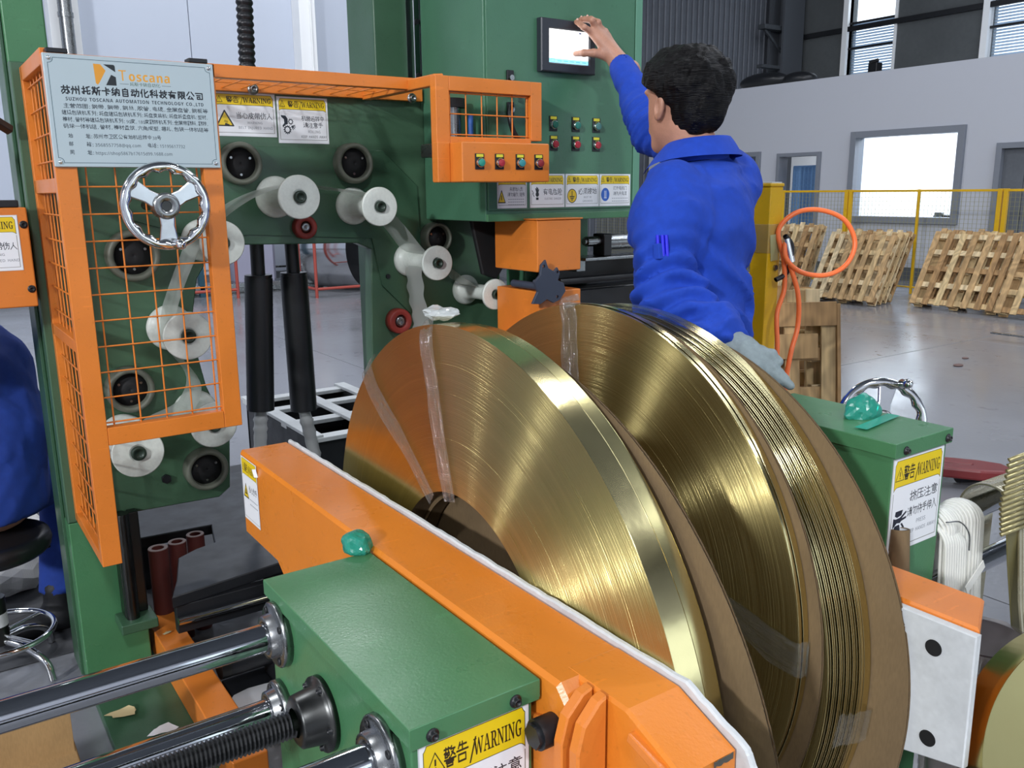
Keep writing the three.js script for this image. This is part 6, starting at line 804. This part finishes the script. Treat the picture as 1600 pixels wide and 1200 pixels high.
  // hair: cap over the skull with a clear hairline behind ear and at the nape
  const hairF = (x, y, z) => {
    const [l, u, f] = hf(x, y, z);
    let d = (Math.pow(Math.pow(Math.abs(l) / (0.098 - 0.022 * Math.min(1, Math.max(0, (0.03 - u) / 0.04))), 2.4) + Math.pow(Math.abs(u - 0.022) / 0.11, 2.4) + Math.pow(Math.abs(f + 0.02) / 0.117, 2.4), 1 / 2.4) - 1) * 0.1;
    if (Math.abs(d) < 0.03) { d += 0.011 * (noise3(x * 38, y * 26 + f * 22, z * 38) - 0.5) + 0.007 * (noise3(x * 95, y * 55 + f * 40, z * 95) - 0.5); d -= 0.009 * Math.min(1, Math.max(0, (u - 0.03) / 0.05)) * noise3(x * 60, y * 45, z * 60); }
    const al = Math.abs(l);
    const front = f - (u > 0.06 ? 0.078 : u > 0.015 ? 0.0 + 0.078 * ((u - 0.015) / 0.045) * ((u - 0.015) / 0.045) * (3 - 2 * (u - 0.015) / 0.045) : -0.0 - 0.03 * Math.min(1, (0.015 - u) / 0.03));
    d = smax(d, front, 0.012); d = smax(d, -0.088 - u + 0.35 * Math.max(0, al - 0.045), 0.012);
    return d;
  };
  part('hair', [nets(hairF, [1.54, 1.54, -1.78], [1.82, 1.82, -1.47], 0.0042)], M.hair, man);
  // jacket
  const jT = trunk([[0.84, 0.195, 0.15, 0, 0], [0.98, 0.19, 0.145, 0, 0], [1.14, 0.172, 0.13, 0, 0], [1.33, 0.188, 0.132, 0, 0.0], [1.42, 0.165, 0.102, -0.01, -0.012], [1.468, 0.1, 0.085, -0.03, -0.01], [1.5, 0.055, 0.055, -0.04, 0.0]], tf);
  const dirR = V3(CR[0] - ER[0], CR[1] - ER[1], CR[2] - ER[2]).normalize(), dirL = V3(WL[0] - EL[0], WL[1] - EL[1], WL[2] - EL[2]).normalize();
  const cut = (x, y, z, c, d) => (x - c[0]) * d.x + (y - c[1]) * d.y + (z - c[2]) * d.z;
  const jF = (x, y, z) => {
    let d = jT(x, y, z);
    let sl = chain(x, y, z, [[1.555, 1.415, -1.55, 0.075], [1.515, 1.35, -1.53, 0.086], [EL[0], EL[1], EL[2], 0.072], [1.482, 1.11, -1.34, 0.052], [WL[0], WL[1], WL[2], 0.041]], 0.03);
    sl = smax(sl, cut(x, y, z, WL, dirL), 0.006);
    let sr = chain(x, y, z, [[1.835, 1.43, -1.63, 0.085], [SR[0], SR[1], SR[2], 0.08], [ER[0], ER[1], ER[2], 0.062], [CR[0], CR[1], CR[2], 0.041]], 0.03);
    sr = smax(sr, cut(x, y, z, CR, dirR), 0.006);
    const e = smin(smin(d, sl, 0.028), sr, 0.05);
    if (Math.abs(e) > 0.03) return e;
    // cloth folds: broad creases hanging from the shoulder, tight ones at elbow and cuff, an armhole seam
    const a = noise3(x * 9 + y * 14, y * 6 - x * 5, z * 16), b = noise3(x * 11 + y * 15, y * 7 - x * 4, z * 15 - y * 9), c2 = noise3(x * 46, y * 40 + x * 30, z * 46);
    const low = Math.min(1, Math.max(0.25, (1.36 - y) / 0.16)); let w = 0.02 * (a - 0.5) + low * 0.016 * (0.4 - Math.min(1, Math.abs(b - 0.5) * 4)) + 0.003 * (c2 - 0.5);
    const el = Math.exp(-((x - EL[0]) ** 2 + (y - EL[1]) ** 2 + (z - EL[2]) ** 2) / 0.012); w += el * 0.017 * Math.sin((y * 0.75 + x * 0.3 - z * 0.55) * 150 + 4 * a); const er = Math.exp(-((x - ER[0]) ** 2 + (y - ER[1]) ** 2 + (z - ER[2]) ** 2) / 0.012); w += er * 0.007 * Math.sin((y - z) * 150 + 4 * a);
    const cu = Math.exp(-((x - WL[0]) ** 2 + (y - WL[1]) ** 2 + (z - WL[2]) ** 2) / 0.005); w += cu * 0.005 * Math.sin(cut(x, y, z, WL, dirL) * 300 + 3 * b);
    const seam = Math.abs(d - sl); if (seam < 0.016 && y > 1.2) w += 0.006 * (1 - seam / 0.016);
    let r = e - w;
    r = smax(r, -cap(x, y, z, [CR[0] - dirR.x * 0.02, CR[1] - dirR.y * 0.02, CR[2] - dirR.z * 0.02], [CR[0] + dirR.x * 0.05, CR[1] + dirR.y * 0.05, CR[2] + dirR.z * 0.05], 0.035, 0.037), 0.003);
    return r;
  };
  const jk = part('jacket', [nets(jF, [1.34, 0.82, -2.14], [2.02, 1.86, -1.22], 0.0072)], M.jacket, man);
  // folded collar, open towards the front
  {
    const base = [1.694, 1.503, -1.604], N = 60, K = 16, pos = [], P3 = (i, k) => {
      const th = (i / N - 0.5) * 2 * 2.75, fr = Math.abs(th) / 2.75, t = k / K; let r, y; const tip = Math.pow(fr, 5);
      if (t < 0.45) { const s = t / 0.45; r = 0.079 - 0.004 * s; y = -0.01 + 0.058 * s; } else { const s = (t - 0.45) / 0.55; r = 0.077 + 0.034 * s + 0.025 * tip * s; y = 0.05 - (0.05 + 0.02 * tip) * s + 0.004 * Math.sin(s * 3.14); }
      r *= 1 + 0.05 * fr; y -= 0.028 * fr * fr; const ca = -Math.cos(th), sa = Math.sin(th);   // th = 0 at the back of the neck
      const q = fromFrame(base, ...TF, sa * r * 1.02, y, ca * r * 0.98 + 0.004); return q;
    };
    for (let i = 0; i < N; i++) for (let k = 0; k < K; k++) for (const [u, v] of [[0, 0], [1, 0], [1, 1], [0, 0], [1, 1], [0, 1]]) pos.push(...P3(i + u, k + v));
    let g = new THREE.BufferGeometry(); g.setAttribute('position', new THREE.Float32BufferAttribute(pos, 3)); g = mergeVertices(g, 1e-6); g.computeVertexNormals(); part('collar', [g], M.jacket, jk);
    part('pen_pocket', [bar([1.434, 1.262, -1.462], [1.436, 1.298, -1.468], 0.034, 0.02)], M.jacket, jk);
    for (const dx of [0, 0.011, 0.02]) part('pen', [cyl([1.424 + dx * 0.8, 1.27, -1.462 + dx * 0.6], [1.424 + dx * 0.8, 1.318, -1.468 + dx * 0.6], 0.0042, 10)], mat('#2626d8', 0.3), jk);
  }
  part('trousers', [nets((x, y, z) => Math.max(smin(legs(x, y, z, 0.018), bodyT(x, y, z) - 0.015, 0.04), y - 0.98, 0.06 - y), [1.38, 0.04, -1.8], [1.9, 1.0, -1.32], 0.016)], M.trousers, man);
  for (const s of [-1, 1]) { const a = fromFrame([1.64, 0.045, -1.565], ...TF, s * 0.11, 0, -0.05), b = fromFrame([1.64, 0.04, -1.565], ...TF, s * 0.115, 0, 0.13); part('shoe', [nets((x, y, z) => Math.max(smin(cap(x, y, z, a, b, 0.047, 0.04), cap(x, y, z, a, [a[0], 0.12, a[2]], 0.045, 0.05), 0.03), -y), [1.3, -0.01, -1.85], [2.0, 0.16, -1.3], 0.012)], M.shoe, man); }
  // work glove on the left hand, resting by the green box
  const gl = [[[1.5137, 1.0702, -1.2314, 0.0135], [1.5243, 1.066, -1.2102, 0.0125], [1.5308, 1.0518, -1.1956, 0.0115]], [[1.5095, 1.0555, -1.2253, 0.0135], [1.521, 1.0395, -1.1998, 0.0125], [1.5331, 1.0155, -1.1779, 0.0112]], [[1.5032, 1.0425, -1.2253, 0.013], [1.5182, 1.0265, -1.1974, 0.012], [1.5363, 1.004, -1.166, 0.0108]], [[1.494, 1.033, -1.2285, 0.012], [1.505, 1.016, -1.207, 0.011], [1.513, 1.001, -1.183, 0.01]]], th = [[1.489, 1.058, -1.246, 0.015], [1.482, 1.036, -1.222, 0.0135], [1.486, 1.02, -1.2, 0.0115]];
  const gloveF = (x, y, z) => { let d = cap(x, y, z, [1.4925, 1.085, -1.305], [1.4985, 1.075, -1.272], 0.036, 0.03); for (const fg of gl) d = smin(d, cap(x, y, z, [1.501, 1.07, -1.262], fg[0], 0.024, 0.0155), 0.014); let q = 9; for (const fg of gl) q = Math.min(q, chain(x, y, z, fg, 0.005)); d = smin(d, q, 0.007); d = smin(d, chain(x, y, z, th, 0.006), 0.012); if (Math.abs(d) < 0.02) d += 0.0022 * (noise3(x * 90, y * 90, z * 90) - 0.5) + 0.0025 * Math.abs(noise3(x * 45 + y * 40, y * 20, z * 50) - 0.5); return d; };
  part('glove', [nets(gloveF, [1.43, 0.97, -1.36], [1.57, 1.13, -1.14], 0.003)], M.glove, man, 'pale grey knitted work glove');
}
// ---- the seated worker at the left edge, bent forward behind the cover, and the stool
{
  const w = thing('person', 'seated person in dark blue work clothes at the left picture edge, head hidden', 'person', [0.1, 0, -2.95]);
  const pel = [0.12, 0.57, -2.9], mid = [0.135, 0.74, -2.93], up = [0.12, 0.91, -2.98], nk = [0.04, 1.07, -3.01], hd = [-0.05, 1.19, -3.0];
  const kR = [0.36, 0.5, -3.2], aR = [0.28, 0.11, -3.08], kL = [-0.2, 0.5, -3.25], aL = [-0.2, 0.11, -3.1], sL = [0.08, 0.93, -2.83], eL = [-0.02, 0.7, -2.78], hL = [-0.24, 0.72, -2.96], sR = [0.17, 0.91, -3.14], eR = [0.08, 0.7, -3.28], hR = [-0.22, 0.72, -3.15];
  const torso = (x, y, z, g) => chain(x, y, z, [[...pel, 0.15 + g], [...mid, 0.145 + g], [...up, 0.14 + g], [...nk, 0.06 + g]], 0.05);
  const arms = (x, y, z, g) => Math.min(chain(x, y, z, [[...sL, 0.06 + g], [...eL, 0.045 + g], [...hL, 0.035 + g]], 0.02), chain(x, y, z, [[...sR, 0.06 + g], [...eR, 0.045 + g], [...hR, 0.035 + g]], 0.02));
  const lg = (x, y, z, g) => Math.min(chain(x, y, z, [[0.16, 0.54, -2.95, 0.085 + g], [...kR, 0.065 + g], [...aR, 0.045 + g]], 0.03), chain(x, y, z, [[0.0, 0.54, -2.95, 0.085 + g], [...kL, 0.065 + g], [...aL, 0.045 + g]], 0.03));
  const skin = (x, y, z) => { let d = smin(torso(x, y, z, -0.02), lg(x, y, z, -0.012), 0.04); d = smin(d, arms(x, y, z, -0.012), 0.03); d = smin(d, (Math.hypot((x - hd[0]) / 0.09, (y - hd[1]) / 0.115, (z - hd[2]) / 0.078) - 1) * 0.085, 0.03); return d; };
  const fingers = (x, y, z, h, s) => { let d = cap(x, y, z, h, [h[0] - 0.08, h[1], h[2]], 0.03, 0.034); for (let i = 0; i < 4; i++) d = smin(d, chain(x, y, z, [[h[0] - 0.09, h[1], h[2] - 0.03 + i * 0.02, 0.01], [h[0] - 0.13, h[1] - 0.005, h[2] - 0.033 + i * 0.022, 0.009], [h[0] - 0.15, h[1] - 0.03, h[2] - 0.033 + i * 0.022, 0.008]], 0.004), 0.008); return smin(d, chain(x, y, z, [[h[0] - 0.03, h[1], h[2] + s * 0.025, 0.013], [h[0] - 0.08, h[1] - 0.01, h[2] + s * 0.055, 0.01]], 0.005), 0.01); };
  part('body', [nets(skin, [-0.5, 0.05, -3.45], [0.5, 1.34, -2.65], 0.018), nets((x, y, z) => Math.min(fingers(x, y, z, hL, 1), fingers(x, y, z, hR, -1)), [-0.43, 0.64, -3.25], [-0.18, 0.8, -2.86], 0.006)], M.skin, w);
  const jk2 = (x, y, z) => { let d = smin(torso(x, y, z, 0.012), arms(x, y, z, 0.016), 0.05); if (Math.abs(d) < 0.03) d -= 0.018 * (noise3(x * 12 + y * 9, y * 8, z * 12) - 0.5) + 0.01 * (Math.abs(noise3(x * 24, y * 20 + z * 12, z * 24) - 0.5) * 2 - 0.5); return Math.max(d, 0.5 - y - 0.1 * (0.2 - x)); };
  part('jacket', [nets(jk2, [-0.42, 0.42, -3.42], [0.36, 1.18, -2.62], 0.013)], M.navy, w);
  part('trousers', [nets((x, y, z) => { let d = lg(x, y, z, 0.016); if (Math.abs(d) < 0.03) d -= 0.012 * (noise3(x * 20, y * 14, z * 20) - 0.5); return Math.max(d, 0.13 - y); }, [-0.35, 0.1, -3.4], [0.5, 0.7, -2.78], 0.013)], M.navy, w);
  part('hair', [nets((x, y, z) => Math.max((Math.hypot((x - hd[0]) / 0.1, (y - hd[1] - 0.02) / 0.12, (z - hd[2]) / 0.09) - 1) * 0.095 + 0.008 * (noise3(x * 40, y * 40, z * 40) - 0.5), hd[0] - 0.05 - x - (y - hd[1] > 0.06 ? 0.06 : 0), hd[1] - 0.06 - y), [-0.18, 1.06, -3.12], [0.08, 1.36, -2.88], 0.008)], M.hair, w);
  for (const a of [aR, aL]) part('shoe', [nets((x, y, z) => Math.max(smin(cap(x, y, z, [a[0] + 0.03, 0.045, a[2]], [a[0] - 0.15, 0.038, a[2] + 0.03], 0.048, 0.04), cap(x, y, z, [a[0], 0.05, a[2]], [a[0], 0.14, a[2]], 0.046, 0.052), 0.03), -y), [a[0] - 0.22, -0.01, a[2] - 0.1], [a[0] + 0.12, 0.22, a[2] + 0.12], 0.01)], M.shoe, w);

  const s = thing('stool', 'black round stool with a chrome foot ring at lower left', 'stool', [0.085, 0, -2.86]);
  const c = [0.085, -2.86];
  part('seat', [lathe([c[0], 0.385, c[1]], [c[0], 9, c[1]], [[0, 0], [0.16, 0], [0.172, 0.012], [0.176, 0.03], [0.17, 0.05], [0.15, 0.06], [0, 0.06]], 56)], M.blackPlastic, s);
  part('column', [cyl([c[0], 0.1, c[1]], [c[0], 0.385, c[1]], 0.018, 24), cyl([c[0], 0.1, c[1]], [c[0], 0.25, c[1]], 0.03, 28)], M.darkSteel, s); part('column_label', [cyl([c[0], 0.16, c[1]], [c[0], 0.2, c[1]], 0.0306, 28)], M.whitePlastic, s);
  part('foot_ring', [new THREE.TorusGeometry(0.15, 0.009, 12, 72).rotateX(Math.PI / 2).translate(c[0], 0.13, c[1])], M.polished, s);
  for (let k = 0; k < 4; k++) { const a = k * Math.PI / 2 + 0.9; part('leg', [tube([[c[0] + Math.cos(a) * 0.02, 0.11, c[1] + Math.sin(a) * 0.02], [c[0] + Math.cos(a) * 0.1, 0.1, c[1] + Math.sin(a) * 0.1], [c[0] + Math.cos(a) * 0.17, 0.06, c[1] + Math.sin(a) * 0.17], [c[0] + Math.cos(a) * 0.185, 0.008, c[1] + Math.sin(a) * 0.185]], 0.011, 30, 10)], M.polished, s); const b = (k + 0.5) * Math.PI / 2 + 0.2; part('ring_spoke', [cyl([c[0], 0.13, c[1]], [c[0] + Math.cos(b) * 0.15, 0.13, c[1] + Math.sin(b) * 0.15], 0.006, 8)], M.polished, s); }
  part('adjust_lever', [cyl([c[0], 0.365, c[1]], [c[0] + 0.17, 0.355, c[1] - 0.05], 0.006, 8)], M.blackPlastic, s);
  let g = new THREE.IcosahedronGeometry(1, 6); const p = g.attributes.position; for (let i = 0; i < p.count; i++) { const v = V3().fromBufferAttribute(p, i); const k = 0.85 + 0.35 * noise3(v.x * 2 + 3, v.y * 2, v.z * 2) + 0.12 * noise3(v.x * 6, v.y * 5 + v.x * 4, v.z * 6); p.setXYZ(i, v.x * k * 0.2, Math.max(v.y * k * 0.15, -0.1), v.z * k * 0.22); } g.computeVertexNormals(); g.translate(0.13, 0.101, -3.62); single('sack', [g], M.sack, 'white woven sack slumped on the floor behind the stool', 'sack', [0.13, 0, -3.62]);
}
renderer.render(scene, camera);
